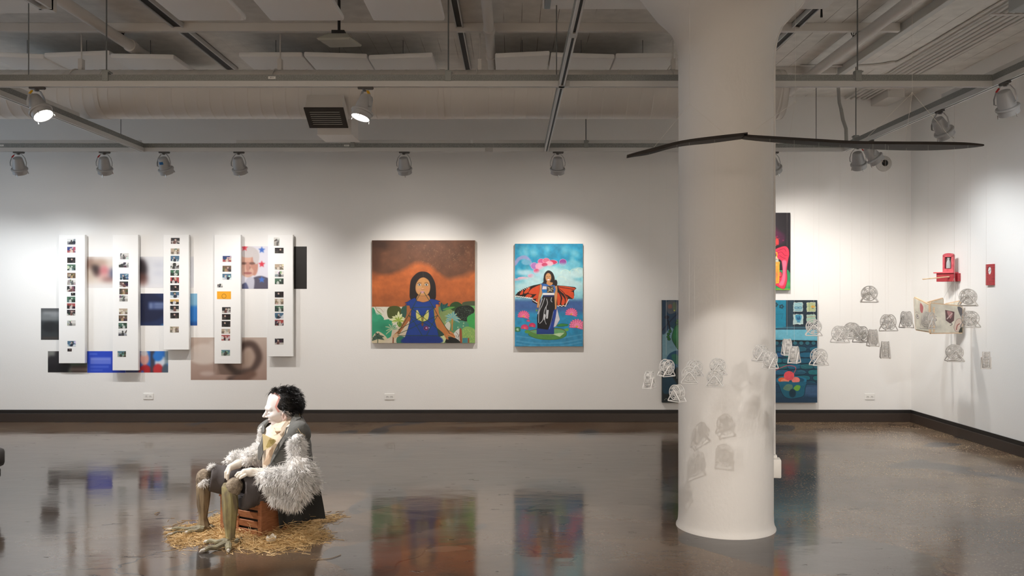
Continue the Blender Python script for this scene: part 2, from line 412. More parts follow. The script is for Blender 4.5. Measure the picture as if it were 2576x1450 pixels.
# ================================================================ THE SETTING
XR=4.66; YB=10.0; ZC=3.81; XL=-8.0; YF=-4.0
struct('floor',MB().box((XL-.3,YF-.3,-.2),(XR+.3,YB+.3,0)),FLOOR)
mb=MB().box((XL-.3,YF-.3,ZC),(XR+.3,YB+.3,ZC+.2)); struct('ceiling',mb,CEIL)
struct('wall_back',MB().box((XL-.2,YB,0),(XR+.2,YB+.2,ZC)),WALL)
struct('wall_right',MB().box((XR,YF,0),(XR+.2,YB,ZC)),WALL)
struct('wall_front',MB().box((XL,YF-.2,0),(XR,YF,ZC)),WALL)
WY0,WY1,WZ0,WZ1=4.6,9.2,1.0,3.2
struct('wall_left',MB().box((XL-.2,YF,0),(XL,WY0,ZC)).box((XL-.2,WY1,0),(XL,YB,ZC)).box((XL-.2,WY0,0),(XL,WY1,WZ0)).box((XL-.2,WY0,WZ1),(XL,WY1,ZC)),WALL)
w=MB()
for y in np.linspace(WY0,WY1,5): w.box((XL-.12,y-.03,WZ0),(XL-.06,y+.03,WZ1))
for z in (WZ0,WZ1-.06): w.box((XL-.12,WY0,z),(XL-.06,WY1,z+.06))
wo=struct('window_1',w,WHITE)
obj('window_glass',MB().box((XL-.095,WY0,WZ0),(XL-.090,WY1,WZ1)),mat('window_glass',(1,1,1),.02,trans=1,ior=1.1),wo)
BH=.142
struct('baseboard_back',MB().box((XL,YB-.018,0),(XR,YB,BH-.040),bev=.003),BASE)
struct('trim_3',MB().box((XL,YB-.010,BH-.0395),(XR,YB,BH),bev=.002),mat('baseboard_shadow_reveal',(.010,.008,.007),.5))  # near-black colour stands in for shade in the reveal above the board
struct('baseboard_right',MB().box((XR-.018,YF,0),(XR,YB-.019,BH-.040),bev=.003),BASE)
struct('trim_4',MB().box((XR-.010,YF,BH-.0395),(XR,YB-.011,BH),bev=.002),MATS['baseboard_shadow_reveal'])
# lowered slab over the column head
DPZ=3.53; CXC,CYC=1.361,5.47; RC=.2965
struct('trim_1',MB().box((.215,4.4,DPZ),(2.24,6.12,ZC)),PLAST)
mb=MB().box((-4.9,4.4,3.56),(-3.36,6.3,ZC-.001)); struct('trim_2',mb,PLAST)

# round column with a flared head, an electrical conduit and box
col=thing('column','thick round white plastered column with a flared head standing on the floor','column',(CXC,CYC,0))
prof=[(.312,0),(.311,.008),(.303,.022),(RC+.002,.045),(RC,.10),(RC,1.0),(RC-.002,2.2),(RC,2.98),(.302,3.05),(.315,3.11),(.345,3.18),(.395,3.235),(.44,3.28),(.50,3.36),(.62,DPZ)]
cc=MB().lathe(prof,72); M=Matrix.Translation((CXC,CYC,0)); cc.v=[M@Vector(v) for v in cc.v]
obj('column_shaft',cc,PLAST,col,smooth=60)
a=math.radians(-14)   # right-hand flank as seen from the eye
def onc(r,z,da=0.0): return Vector((CXC+r*math.cos(a+da),CYC+r*math.sin(a+da),z))
pts=[onc(rr+.006,zz,.12) for rr,zz in [(.57,3.5),(.5,3.37),(.44,3.29),(.395,3.245),(.345,3.19),(.315,3.12),(.302,3.05),(RC,2.95),(RC,2.0),(RC,1.2),(RC,.44)]]
obj('conduit',MB().tube(pts,.009,10),PLAST,col,smooth=50)
ob=MB(); Mx=Matrix.Translation(onc(RC+.008,0,.06))@Matrix.Rotation(a+.05,4,'Z')
ob.box((-.035,-.05,.328),(.035,.05,.445),Mx,bev=.008).box((-.03,-.025,.445),(.012,.025,.468),Mx,bev=.006)
obj('electrical_box',ob,mat('box_paint',(.78,.76,.72),.5),col,smooth=40)

# ================================================================ CEILING FITTINGS
def strip(name,label,a,b,m,cat_='beam',group=None):
    return tag(obj(name,MB().box(a,b,bev=.003),m),label,cat_,group)
strip('ceiling_strut','long painted strut fixed across the ceiling, nearest cross strut',(-6.5,7.30,ZC-.072),(3.31,7.35,ZC),PIPE)
strip('ceiling_strut','short painted strut crossing the ceiling behind the pipes, by the back wall',(2.55,8.70,ZC-.072),(3.30,8.75,ZC),PIPE)
strip('ceiling_strut','painted square strut running to the front, right of the big white pipe',(3.325,5.0,ZC-.075),(3.385,8.76,ZC),mat('grey_strut',(.60,.60,.58),.5))
def slotted(x,y0,y1,label,w=.062,z=ZC-.045):
    t=thing('ceiling_channel',label,'channel',(x,y0,z))
    obj('channel',MB().box((x-w/2,y0,z),(x-w*.36,y1,ZC)).box((x+w*.36,y0,z),(x+w/2,y1,ZC)).box((x-w/2,y0,ZC-.006),(x+w/2,y1,ZC)),RAIL,t)
    obj('channel_slot',MB().box((x-w*.35,y0,z+.01),(x+w*.35,y1,z+.014)),SLOT,t); return t
slotted(-.456,5.0,8.75,'narrow slotted channel on the ceiling beside the middle white pipe')
t=slotted(-2.86,5.0,8.75,'slotted channel on the ceiling right of the left white pipe',.10)
t=slotted(2.42,6.35,8.6,'slotted channel beside the column head with a dangling eyebolt',.07)
obj('eyebolt',MB().tube([(2.42,7.95,ZC-.05),(2.42,7.95,ZC-.085)],.004,6).tube([(2.42+.016*math.cos(q),7.95,ZC-.10+.016*math.sin(q)) for q in np.linspace(0,2*PI,13)[:-1]],.0035,6,closed=True),STEEL,t)
obj('hook_handle',MB().tube([(2.42,6.7,ZC-.05),(2.42,6.7,ZC-.15)],[.006,.010],8),SLOT,t)
slotted(2.13,6.2,7.5,'slotted channel tucked between the column head and the pipes',.05)
def pipe(x,y0,y1,z,r,label,coup=(),spr=()):
    t=thing('sprinkler_pipe',label,'pipe',(x,y0,z))
    obj('pipe',MB().tube([(x,y0,z),(x,y1,z)],r,20),PIPE,t,smooth=50)
    for c in coup: obj('coupling',MB().tube([(x,c-.05,z),(x,c-.045,z),(x,c+.045,z),(x,c+.05,z)],[r*1.02,r*1.22,r*1.22,r*1.02],20),PIPE,t,smooth=30)
    for s in spr:
        k=1.6; q=MB().tube([(x,s,z+r*.8),(x,s,z+r+.012*k)],[.014,.011],8)
        for sg in (-1,1): q.tube([(x+sg*.008*k,s,z+r+.012*k),(x+sg*.014*k,s,z+r+.026*k),(x+sg*.004*k,s,z+r+.044*k)],.0045,5)
        q.tube([(x,s,z+r+.012*k),(x,s,z+r+.044*k)],.003,5).lathe([(0,0),(.024*k,.002),(.024*k,.007),(0,.008)],16,Matrix.Translation((x,s,z+r+.042*k)))
        obj('sprinkler_head',q,mat('sprinkler_brass',(.05,.04,.035),.5,metal=.4),t)
    return t
pipe(-3.40,4.8,9.2,3.70,.046,'white sprinkler pipe crossing above the left track',(7.62,),(7.45,))
pipe(-.20,4.8,9.3,3.72,.042,'white sprinkler pipe at the middle of the ceiling',(7.2,8.0))
pipe(3.0,4.6,YB-.002,3.70,.048,'thick white sprinkler pipe right of the column',(),(7.52,))
# conduit bundle on the ceiling at the right
t=thing('conduit_bundle','bundle of parallel white conduits along the ceiling near the right wall','conduit',(4.02,5,ZC-.03))
for i,x in enumerate(np.linspace(3.93,4.24,6)):
    obj('conduit',MB().tube([(x,5.0,ZC-.03),(x,9.15,ZC-.03),(x-.03,9.3,ZC-.03),(x-.03,YB-.001,ZC-.03)],.0125,8),PIPE,t,smooth=60)
for y in (6.95,9.42): obj('conduit_clamp',MB().box((3.88,y-.015,ZC-.05),(4.30,y+.015,ZC-.043)),PIPE,t)
tag(obj('junction_box',MB().box((3.86,6.42,ZC-.13),(4.08,6.66,ZC-.001),bev=.006),mat('grey_box',(.42,.44,.44),.5)),'grey covered junction box on the conduit bundle at the top right','box')
tag(obj('junction_box',MB().box((4.19,9.55,ZC-.115),(4.38,YB-.001,ZC-.005),bev=.004),PIPE),'white junction box where the ceiling conduits meet the back wall','box')
crv=[(2.9,8.62,ZC-.012),(3.5,8.62,ZC-.012),(3.75,8.5,ZC-.012),(3.84,8.1,ZC-.012),(3.86,5.0,ZC-.012)]
tag(obj('cable',MB().tube(cat(crv,False,6),.011,8),PIPE,smooth=60),'painted cable bending along the ceiling left of the conduit bundle','cable')

# big spiral duct
YD,ZD,RD=7.6,3.266,.213; xd0,xd1=-7.0,X(1966,YD)
t=thing('air_duct','wide round white spiral air duct running along the back of the ceiling','duct',(0,YD,ZD-RD))
prof=[]; xx=xd0
db=MB(); stations=[]
while xx<xd1-.01: stations+= [(xx,RD),(xx+.094,RD),(xx+.099,RD+.0018),(xx+.105,RD+.0018),(xx+.11,RD)]; xx+=.11
stations.append((xd1,RD)); vs=[];fs=[];n=56
for x,r in stations:
    for k in range(n):
        q=2*PI*k/n; vs.append((min(x+.03*math.sin(q+.6),xd1) if x<xd1 else xd1,YD+r*math.cos(q),ZD+r*math.sin(q)))
for i in range(len(stations)-1):
    for k in range(n): fs.append((i*n+k,i*n+(k+1)%n,(i+1)*n+(k+1)%n,(i+1)*n+k))
fs.append(tuple((len(stations)-1)*n+k for k in range(n))); db.add(vs,fs)
obj('duct_body',db,DUCT,t,smooth=45)
for x in (X(240,7.4),X(1110,7.4),xd1-.03):
    obj('seam_band',MB().tube([(x-.02,YD,ZD),(x+.02,YD,ZD)],RD+.005,56),DUCT,t,smooth=40)
for x in (X(205,7.6),X(705,7.6),X(1207,7.6),X(1693,7.6)):
    h=MB().tube([(x,YD,ZD+RD+.10),(x,YD,ZC)],.006,8).box((x-.018,YD-.03,ZD+RD+.0),(x+.018,YD+.03,ZD+RD+.10),bev=.003)
    h.tube([(x-.025,YD+(RD+.006)*math.cos(q),ZD+(RD+.006)*math.sin(q)) for q in np.linspace(.2,PI-.2,14)],.006,6)
    obj('duct_hanger',h,PIPE,t)
# outlet hood with dark louvres and the box behind it
A=Vector((X(764,7.25),7.25,Z(270,7.25))); B=Vector((X(864,7.25),7.25,Z(270,7.25)))
dn=Vector((0,.87,-.5)); up=Vector((0,.5,.87)); dg=.25
t=thing('duct_register','square air outlet with a dark louvred grille under the duct','vent',(A.x,A.y,A.z))
hb=MB(); q=[A,B,B+dn*dg,A+dn*dg]; ins=Vector((.012,0,0)); hb.add([A+ins,B-ins,B-ins+dn*dg,A+ins+dn*dg]+[p+up*.14 for p in (A+ins,B-ins,B-ins+dn*dg,A+ins+dn*dg)],[(0,1,2,3)[::-1],(0,1,5,4),(1,2,6,5),(2,3,7,6),(3,0,4,7)])
obj('collar',hb,DUCT,t)
DK=mat('dark_grille',(.05,.045,.04),.5)
W_=(B-A).length
Mg=Matrix(((1,0,0,A.x),(0,dn.y,up.y,A.y),(0,dn.z,up.z,A.z),(0,0,0,1)))
g=MB().box((0,0,-.012),(W_,.035,0),Mg).box((0,dg-.035,-.012),(W_,dg,0),Mg).box((0,.03,-.012),(.04,dg-.03,0),Mg).box((W_-.04,.03,-.012),(W_,dg-.03,0),Mg)
obj('grille_frame',g,DK,t); obj('grille_back',MB().box((.03,.03,-.001),(W_-.03,dg-.03,.0),Mg),SLOT,t)
for i in range(7):
    y=.047+i*.0255; obj('louvre',MB().box((.04,y,-.010),(W_-.04,y+.010,-.006),Mg),mat('louvre_grey',(.34,.33,.31),.5),t)
t2=tag(obj('duct_box',MB().box((X(798,7.8),7.8,Z(338,7.8)),(X(884,7.8),8.15,3.22),bev=.004).box((X(797,7.8),7.79,Z(338,7.8)-.006),(X(887,7.8),8.16,Z(338,7.8)+.001)),DUCT),'plain white sheet metal box below and behind the air duct','box')
# acoustic panels: three large ones close by, three rows of thinner ones behind the duct
for i,(a0,a1) in enumerate([(-2.46,-1.96),(-1.786,-1.24),(-1.03,-.50)]):
    o=obj('acoustic_panel',MB().box((a0,5.1,3.50),(a1,6.3,3.55),bev=.018),PANEL,smooth=40)
    tag(o,['left one of the three large white ceiling panels over the photo boards','middle one of the three large white panels at the top edge','right one of the three large white ceiling panels, beside the slotted channel'][i],'panel','large acoustic panels')
    for x in (a0+.08,a1-.08):
        for y in (5.2,6.2): obj('hanger_wire',MB().tube([(x,y,3.545),(x,y,ZC)],.003,6),STEEL,o)
rows=[(-30,110,0),(110,275,.012),(277,437,-.006),(600,760,.01),(764,923,0),(927,1088,-.006),(1245,1383,.008),(1386,1546,0),(1549,1700,-.004)]
nm=['at the left edge of the photo','behind the front left rods','just left of the left pipe','above the left end of the air outlet','above the air outlet','right of the saucer shaped fixture','right of the middle pipe','left of the middle track','beside the column head']
for i,(p0,p1,dz) in enumerate(rows):
    Yp=7.62; z0=3.60+dz; o=MB().box((X(p0,Yp),Yp,z0),(X(p1,Yp),Yp+1.15,z0+.045),bev=.012)
    o.v=[Vector((v[0],v[1],v[2]+.012*math.sin((v[0])*5+i))) for v in o.v]
    o=obj('acoustic_panel',o,PANEL,smooth=40); tag(o,'thin white acoustic panel above the duct, '+nm[i],'panel','acoustic panels above the duct')
    for y in (7.8,8.6): obj('hanger_wire',MB().tube([(X((p0+p1)/2,Yp),y,z0+.03),(X((p0+p1)/2,Yp),y,ZC)],.003,6),STEEL,o)
# saucer-like ceiling fixture
Yq=6.75; t=thing('ceiling_fixture','pale greenish flat ceiling fixture with angled edges above the air outlet','fixture',(X(853,Yq),Yq,Z(115,Yq)))
c0=Vector((X(853,Yq),Yq,Z(104,Yq)))
fb=MB(); top=[(-.075,-.06),(.075,-.06),(.09,.05),(-.09,.05)]; bot=[(-.155,-.10),(.11,-.12),(.165,.09),(-.10,.12)]
vs=[c0+Vector((x,y,.045)) for x,y in top]+[c0+Vector((x,y,-.005)) for x,y in bot]+[c0+Vector((x*.92,y*.92,-.018)) for x,y in bot]
fb.add(vs,[(0,1,2,3)]+[(i,i+4,(i+1)%4+4,(i+1)%4) for i in range(4)]+[(i+4,i+8,(i+1)%4+8,(i+1)%4+4) for i in range(4)]+[(11,10,9,8)])
obj('fixture_body',fb,mat('pale_green_plastic',(.40,.40,.35),.5),t)
obj('mount',MB().box(c0+Vector((-.05,-.05,.045)),c0+Vector((.05,.05,.075))).tube([c0+Vector((0,0,.07)),(c0.x,c0.y,ZC)],.012,8),SLOT,t)
# frame of a fluorescent fitting, top left, and a channel end at the top
t=thing('light_trough','end of a long grey ceiling light trough in the top left corner','lamp',(-3.30,5.5,3.56))
xa,xb=X(100,6.05),X(134,6.05); fr=MB().box((xa,4.6,3.50),(xa+.02,6.05,3.58)).box((xb-.02,4.6,3.50),(xb,6.05,3.58)).box((xa,6.03,3.50),(xb,6.05,3.58)).box((xa,4.6,3.58),(xb,6.05,3.585))
obj('trough_frame',fr,RAIL,t); obj('tube_lamp',MB().tube([((xa+xb)/2,4.7,3.54),((xa+xb)/2,5.98,3.54)],.012,10),WHITE,t)
obj('trough_rod',MB().tube([((xa+xb)/2,5.0,3.58),((xa+xb)/2,5.0,ZC)],.005,6),STEEL,t)
x=X(1376,6.0); tag(obj('channel_end',MB().box((x-.02,5.2,3.48),(x+.02,5.97,3.53)),STEEL),'short dark metal channel end under the lowered slab, top of picture','channel')

# ================================================================ LIGHTING TRACKS
YTB,YTF=8.75,6.04; ZT=2.951; XT=3.40
def track(label,a,b,mates=(),rods=(),wire=None,tags=(),joints=()):
    """a,b: ends in plan (axis aligned). rail 4 cm, strut 4.2 cm on top"""
    a=Vector((*a,0)); b=Vector((*b,0)); d=(b-a).normalized(); nrm=Vector((-d.y,d.x,0)); Lg=(b-a).length
    t=thing('lighting_track',label,'track',((a.x+b.x)/2,(a.y+b.y)/2,ZT))
    M=Matrix(((d.x,nrm.x,0,a.x),(d.y,nrm.y,0,a.y),(0,0,1,ZT),(0,0,0,1)))
    obj('rail',MB().box((0,-.019,0),(Lg,-.008,.02),M).box((0,.008,0),(Lg,.019,.02),M).box((0,-.019,.0201),(Lg,.019,.04),M),RAIL,t)
    obj('slot',MB().box((0,-.0078,.010),(Lg,.0078,.0195),M),SLOT,t)
    obj('strut',MB().box((0,-.0205,.0405),(Lg,.0205,.083),M),GALV,t)
    if wire:
        for w0,w1 in wire:
            obj('wireway',MB().box((w0,-.016,.084),(w1,.016,.118),M,bev=.002).box((w0,-.0165,.101),(w1,-.016,.103),M),RAIL,t)
    for s,zt,br in rods:
        p=M@Vector((s,0,0)); r=MB().tube([(p.x,p.y,ZT+.08),(p.x,p.y,zt)],.0052 if br else .0038,8)
        obj('threaded_rod',r,STEEL,t)
        if br: obj('rod_bracket',MB().box((s-.022,-.026,.038),(s+.022,.026,.115),M,bev=.003).box((s-.005,-.03,.10),(s+.03,.03,.108),M).box((s-.012,-.029,.05),(s-.006,-.026,.056),M).box((s+.006,-.029,.05),(s+.012,-.026,.056),M),mat('zinc_bracket',(.30,.32,.31),.4,metal=.6),t)
    for s,txt in tags:
        obj('number_tag',MB().box((s-.026,-.0225,.052),(s+.026,-.0207,.070),M),WHITE,t)
        cu=bpy.data.curves.new('tag_text','FONT'); cu.body=txt; cu.size=.017; cu.align_x='CENTER'; cu.align_y='CENTER'
        to=bpy.data.objects.new('tag_text',cu); C.objects.link(to)
        me_=bpy.data.meshes.new_from_object(to); bpy.data.objects.remove(to); to=bpy.data.objects.new('tag_text',me_); C.objects.link(to); to.parent=t; me_.materials.clear()
        p=M@Vector((s,-.0229,.061)); to.location=p-Vector(ORG[t.name]); to.rotation_euler=(PI/2,0,math.atan2(d.y,d.x)); me_.materials.append(SLOT)
    for s in joints: obj('rail_joint',MB().box((s-.04,-.0215,-.001),(s+.04,.0215,.042),M,bev=.002),mat('joint_grey',(.45,.45,.44),.4),t)
    return t
xf=lambda px:X(px,YTF); xb_=lambda px:X(px,YTB); s0=-6.6
track('near lighting track running the whole width in front of the duct',(s0,YTF),(XT-.02,YTF),rods=[(xf(72)-s0,3.56,0),(xf(268)-s0,ZC,1),(xf(1128)-s0,ZC,1),(xf(1400)-s0,DPZ,0),(xf(2157)-s0,ZC,1)],tags=[(xf(686)-s0,'4>>')],joints=[(xf(1418)-s0)])
track('far lighting track along the back wall above the paintings',(s0,YTB),(XT-.02,YTB),rods=[(xb_(304)-s0,ZC,0),(xb_(888)-s0,ZC,1),(xb_(1474)-s0,ZC,1),(xb_(2053)-s0,ZC,0)],
  wire=[(.3,xb_(356)-s0),(xb_(596)-s0,xb_(1184)-s0),(xb_(1190)-s0,xb_(1700)-s0)],tags=[(xb_(6)-s0,'<<>'),(xb_(873)-s0,'4>>')],joints=[xb_(1230)-s0])
track('right lighting track running to the front along the right wall',(XT,-1.0),(XT,YTB),rods=[(9.47,ZC,1)],wire=[(5.0,7.75)],tags=[(8.02,'8')])
track('middle lighting track crossing between the two long tracks',(.345,1.0),(.345,YTB-.02),rods=[(1.0,ZC,0)],joints=[3.85,5.04])
track('left lighting track running to the front from the far track',(-3.79,-1.0),(-3.79,YTB-.02),rods=[(3.5,ZC,0)],wire=[(3.0,8.45)])
tag(obj('flexible_conduit',MB().tube([(X(2130,8.75),9.0,ZC),(X(2130,8.75),8.95,3.5),(X(2130,8.75),8.9,3.42)],.017,10).tube([(X(2130,8.75),8.9,3.42),(X(2130,8.75)+.004,8.86,3.3),(X(2134,8.75)+.004,8.82,3.2),(X(2134,8.75),8.80,3.04)],.018,10),mat('flex_metal',(.40,.40,.38),.4,metal=.6,bump=(200,.8,.004,(.1,.1,1))),smooth=60),'grey flexible metal conduit dropping to the corner of the tracks','conduit')

# ================================================================ SPOTLIGHTS
CAN=mat('spotlight_aluminium',(.42,.425,.43),.5,metal=.15); CAND=mat('spotlight_adapter',(.09,.085,.08),.5)
LENS=mat('glowing_lens',(1,.97,.9),.3,emis=(1,.95,.87),estr=14)
def make_spot():
    r=thing('track_spotlight','-','spotlight',(0,0,0))
    obj('track_adapter',MB().box((-.05,-.014,-.014),(.06,.014,0),bev=.003).tube([(0,0,-.012),(0,0,-.03)],[.022,.012],12).box((.02,-.010,-.018),(.055,.010,-.013)),CAND,r,local=True)
    return r
def spot_tree(loc,d,label,group,tape=None,patch=None,lit=False,px_yaw=0,power=60,angle=98,blend=1.0,color=(1,.93,.84),spill=.055,soft=.035):
    """adapter on the rail at loc; lamp housing turned to direction d"""
    r=make_spot(); r.location=loc; r['label']=label; r['group']=group; r.rotation_euler=(0,0,px_yaw)
    d=Vector(d).normalized()
    R=Vector((0,0,-1)).rotation_difference(d).to_matrix().to_4x4()
    Ry=Matrix.Rotation(px_yaw,4,'Z').inverted(); R=Ry@R
    piv=Vector((0,0,-.115)); T=Matrix.Translation(piv)@R
    # yoke: two flat arms from the stem to the sides of the can
    hd=(Ry@Vector((d.x,d.y,0)).to_4d()).to_3d() if abs(d.x)+abs(d.y)>.01 else Vector((0,1,0)); hd.normalize(); sd=Vector((-hd.y,hd.x,0))
    yk=MB(); 
    for s in (-1,1): yk.tube([Vector((0,0,-.022)),sd*s*.032+Vector((0,0,-.025)),sd*s*.062+Vector((0,0,-.062)),sd*s*.076+Vector((0,0,-.11)),sd*s*.074+Vector((0,0,-.145)),sd*s*.062+Vector((0,0,-.15))],.010,6,flat=.3)
    obj('yoke',yk,CAN,r,local=True)
    prof=[(0,.060),(.032,.059),(.042,.054),(.047,.042),(.058,-.03),(.060,-.05),(.060,-.055),(.076,-.058),(.080,-.066),(.078,-.074),(.070,-.078),(.070,-.112),(.067,-.114),(.064,-.112),(.062,-.075),(.0,-.07)]
    h=MB().lathe(prof,36,T)
    obj('housing',h,CAN,r,local=True,smooth=35)
    for k in (.6,2.7,4.8): obj('thumb_screw',MB().tube([T@Vector((.070*math.cos(k),.070*math.sin(k),-.10)),T@Vector((.074*math.cos(k),.074*math.sin(k),-.128))],[.0028,.0035],6),mat('bright_screw',(.7,.7,.7),.2,metal=1),r,local=True)
    if tape: obj('tape_band',MB().tube([sd*tape[1]*.040+Vector((0,0,-.035)),sd*tape[1]*.060+Vector((0,0,-.060))],.012,6,flat=.5),mat('tape_'+tape[0],{'yellow':(.75,.42,.01),'red':(.5,.02,.02)}[tape[0]],.5),r,local=True)
    if patch:
        pm=MB(); vs=[]
        for zz in (.030,.002):
            for an in np.linspace(patch-.35,patch+.45,5): rr=.0490+(.030-zz)*.157+.0022; vs.append(T@Vector((rr*math.cos(an),rr*math.sin(an),zz)))
        pm.add(vs,[(i,i+1,i+6,i+5) for i in range(4)]); obj('blue_tape',pm,mat('blue_tape',(.01,.12,.32),.6),r,local=True)
    le=MB().lathe([(0,-.082),(.03,-.084),(.0615,-.082)],32,T)
    lo=obj('lens',le,LENS if lit else mat('frosted_lens',(.6,.6,.58),.3,emis=(1,.95,.87),estr=3),r,local=True)
    ld=bpy.data.lights.new('lamp','SPOT'); ld.energy=power; ld.spot_size=math.radians(angle); ld.spot_blend=blend; ld.shadow_soft_size=soft; ld.color=color
    lp=bpy.data.objects.new('lamp',ld); C.objects.link(lp); lp.parent=r; lp.matrix_local=T@Matrix.Translation((0,0,-.118))
    if spill:      # the weak wide light every such lamp sheds round its beam
        l2=ld.copy(); l2.energy=power*spill; l2.spot_size=math.radians(172); l2.spot_blend=1; lp2=bpy.data.objects.new('spill_lamp',l2); C.objects.link(lp2); lp2.parent=r; lp2.matrix_local=T@Matrix.Translation((0,0,-.118))
    return r
# ================================================================ ARTWORKS ON THE BACK WALL
PRINT=matcol('printed_vinyl',.45); PAINT=matcol('painted_canvas',.5,bump=(250,.15,.002))
def wallmap(x0,x1,z1,z0,y): 
    return lambda u,v: np.stack([x0+(x1-x0)*u,np.full_like(u,y),z1+(z0-z1)*v],-1)
def wallrect(px0,py0,px1,py1,y=YB): return X(px0,y),X(px1,y),Z(py0,y),Z(py1,y)
def print_(name,label,rect,fn,res=1.3,blur=3,cat_='print',gain=.98,y=YB-.0008):
    px0,py0,px1,py1=rect; w=int((px1-px0)*res)+2; h=int((py1-py0)*res)+2
    cv=Cv((0,0,100,100*h/w),w,h); fn(cv); cv.blur(blur) if blur else None
    x0,x1,z1,z0=wallrect(*rect,y)
    o=picture(name,cv,wallmap(x0,x1,z1,z0,y),PRINT,gain=gain)
    # real sheet thickness
    md=o.modifiers.new('sheet','SOLIDIFY'); md.thickness=.0007; md.offset=-1
    return tag(o,label,cat_,'blurred prints')
def pa(c):
    c.a[:]=(52,56,58); c.rect(0,0,100,50,(120,124,126)); c.rect(0,0,100,14,(88,90,92)); c.rect(10,14,95,22,(160,164,166)); c.rect(38,26,95,32,(150,154,156))
    c.ell(35,75,30,22,(32,34,36)); c.ell(80,80,34,20,(40,42,44)); c.rect(5,118,70,122,(96,72,56)); c.rect(35,136,80,156,(150,152,154)); c.a*=.95
print_('blurred_print','dark grey blurred print sticking out at the far left of the first board',(103,776,166,855.5),pa)
def pb(c):
    c.a[:]=(212,200,188); c.vgrad(0,12,(228,226,224),(206,194,182)); c.ell(28,22,16,20,(142,116,104)); c.ell(26,44,14,14,(196,180,166)); c.ell(41,28,9,18,(40,30,30)); c.ell(44,42,7,10,(70,50,48)); c.ell(50,14,20,9,(176,150,134)); c.ell(62,36,12,13,(196,120,124)); c.ell(60,52,16,8,(206,170,162)); c.ell(84,44,9,16,(92,100,124)); c.ell(72,58,16,6,(150,110,106)); c.rect(0,68,100,90,(222,218,216))
print_('blurred_print','blurred beige and dark brown print between the first and second board',(200,646,300,724.5),pb,blur=6)
def pc(c):
    c.a[:]=(208,209,214); c.ell(10,22,13,20,(34,26,30)); c.ell(12,36,12,9,(92,62,58)); c.ell(16,44,8,4,(150,120,114)); c.rect(30,-5,100,60,(214,215,220)); c.ell(42,14,10,4,(198,200,210)); c.ell(42,28,10,4,(200,202,212)); c.rect(0,-5,100,2,(228,228,230)); c.rect(0,48,100,60,(224,222,224))
print_('blurred_print','pale print with a blurred dark brown shape, right of the second board',(335,646,487.5,724.5),pc,blur=6)
def pd(c):
    c.a[:]=(26,42,82); c.ell(10,25,35,26,(16,26,60)); c.rect(14,15,60,28,(70,86,130)); c.poly([(25,62),(60,45),(78,38),(80,48),(50,60),(25,68)],(70,140,196)); c.ell(45,72,30,9,(24,70,120)); c.rect(84,-5,105,22,(120,170,200)); c.rect(84,22,105,62,(40,116,190)); c.rect(84,50,105,70,(20,80,150)); c.ell(20,70,30,12,(14,24,56))
    c.rect(16,17,20,27,(120,134,170)); c.rect(25,17,42,20,(120,134,170)); c.rect(25,23,40,26,(110,124,160))
print_('blurred_print','dark blue blurred print passing behind the third board',(353.5,739,496,819.5),pd,blur=3)
def pe1(c):
    c.a[:]=(96,110,98); c.ell(15,18,24,22,(142,128,124)); c.ell(28,30,30,30,(34,32,36)); c.ell(20,50,32,16,(24,22,26)); c.rect(60,38,100,60,(80,66,62)); c.rect(55,44,100,50,(150,132,126)); c.ell(70,20,26,16,(90,112,98)); c.rect(0,0,18,12,(120,122,118))
print_('blurred_print','blurred green and black print under the bottom of the first board',(120.5,884,219.3,937.5),pe1,blur=3)
def pe2(c):
    c.a[:]=(38,72,196); c.rect(6,5,26,10,(70,100,212)); c.rect(8,16,62,34,(98,120,220)); c.rect(8,38,56,44,(70,98,210)); c.rect(8,48,40,52,(66,94,206)); c.rect(64,-5,105,70,(34,64,186)); c.rect(9,19,60,23,(120,140,226))
print_('blurred_print','bright blue blurred print with faint lines of text between two boards',(219.6,884,316,938.2),pe2,blur=1)
def pe3(c):
    c.a[:]=(40,110,200); c.rect(0,-5,36,70,(60,70,120)); c.ell(46,52,16,20,(178,36,44)); c.ell(44,18,11,15,(214,160,150)); c.ell(43,5,9,7,(200,196,200)); c.rect(58,-5,68,60,(58,60,78)); c.ell(82,28,13,18,(206,214,226)); c.ell(76,44,12,14,(190,50,56)); c.ell(76,12,12,12,(44,120,206)); c.ell(94,48,9,18,(74,92,110)); c.rect(92,-5,105,30,(130,150,160)); c.rect(36,46,42,60,(50,100,190))
print_('blurred_print','blurred print with a red clothed figure on blue, right of the second board',(316.3,884,423,937.8),pe3,blur=2)
def pf(c):
    c.a[:]=(214,212,222); c.poly([(20,150),(30,100),(52,86),(66,76),(88,74),(112,92),(112,150)],(84,80,98)); c.poly([(40,96),(52,76),(66,82),(60,120),(40,130)],(190,190,204)); c.poly([(38,96),(46,90),(52,110),(40,126)],(84,90,126))
    c.ell(50,40,24,36,(204,160,142)); c.ell(66,46,9,26,(188,136,120)); c.ell(50,14,24,14,(198,192,192)); c.ell(70,26,8,18,(196,190,190)); c.ell(48,62,16,12,(206,166,150)); c.ell(40,42,9,3,(120,88,80)); c.ell(60,42,8,3,(116,84,76)); c.ell(51,52,5,6,(96,64,60)); c.ell(50,66,10,3,(160,100,98)); c.ell(50,50,5,12,(186,136,122))
    for x,y,k in ((42,4,(206,60,74)),(84,9,(60,104,190)),(84,44,(206,52,70)),(84,82,(72,116,198))):
        c.poly([(x+(9 if i%2==0 else 4)*math.sin(i*PI/5),y-(9 if i%2==0 else 4)*math.cos(i*PI/5)) for i in range(10)],k,False)
print_('blurred_print','blurred portrait of a grey haired man in a suit with red and blue stars',(572,620,675,727),pf,blur=1)
def pg(c):
    c.a[:]=(14,13,12); c.rect(40,52,76,56,(40,38,36)); c.rect(45,62,70,66,(28,27,25))
print_('blurred_print','black print sticking out at the far right of the fifth board',(700,620.5,771.8,727.3),pg,blur=3,gain=1)
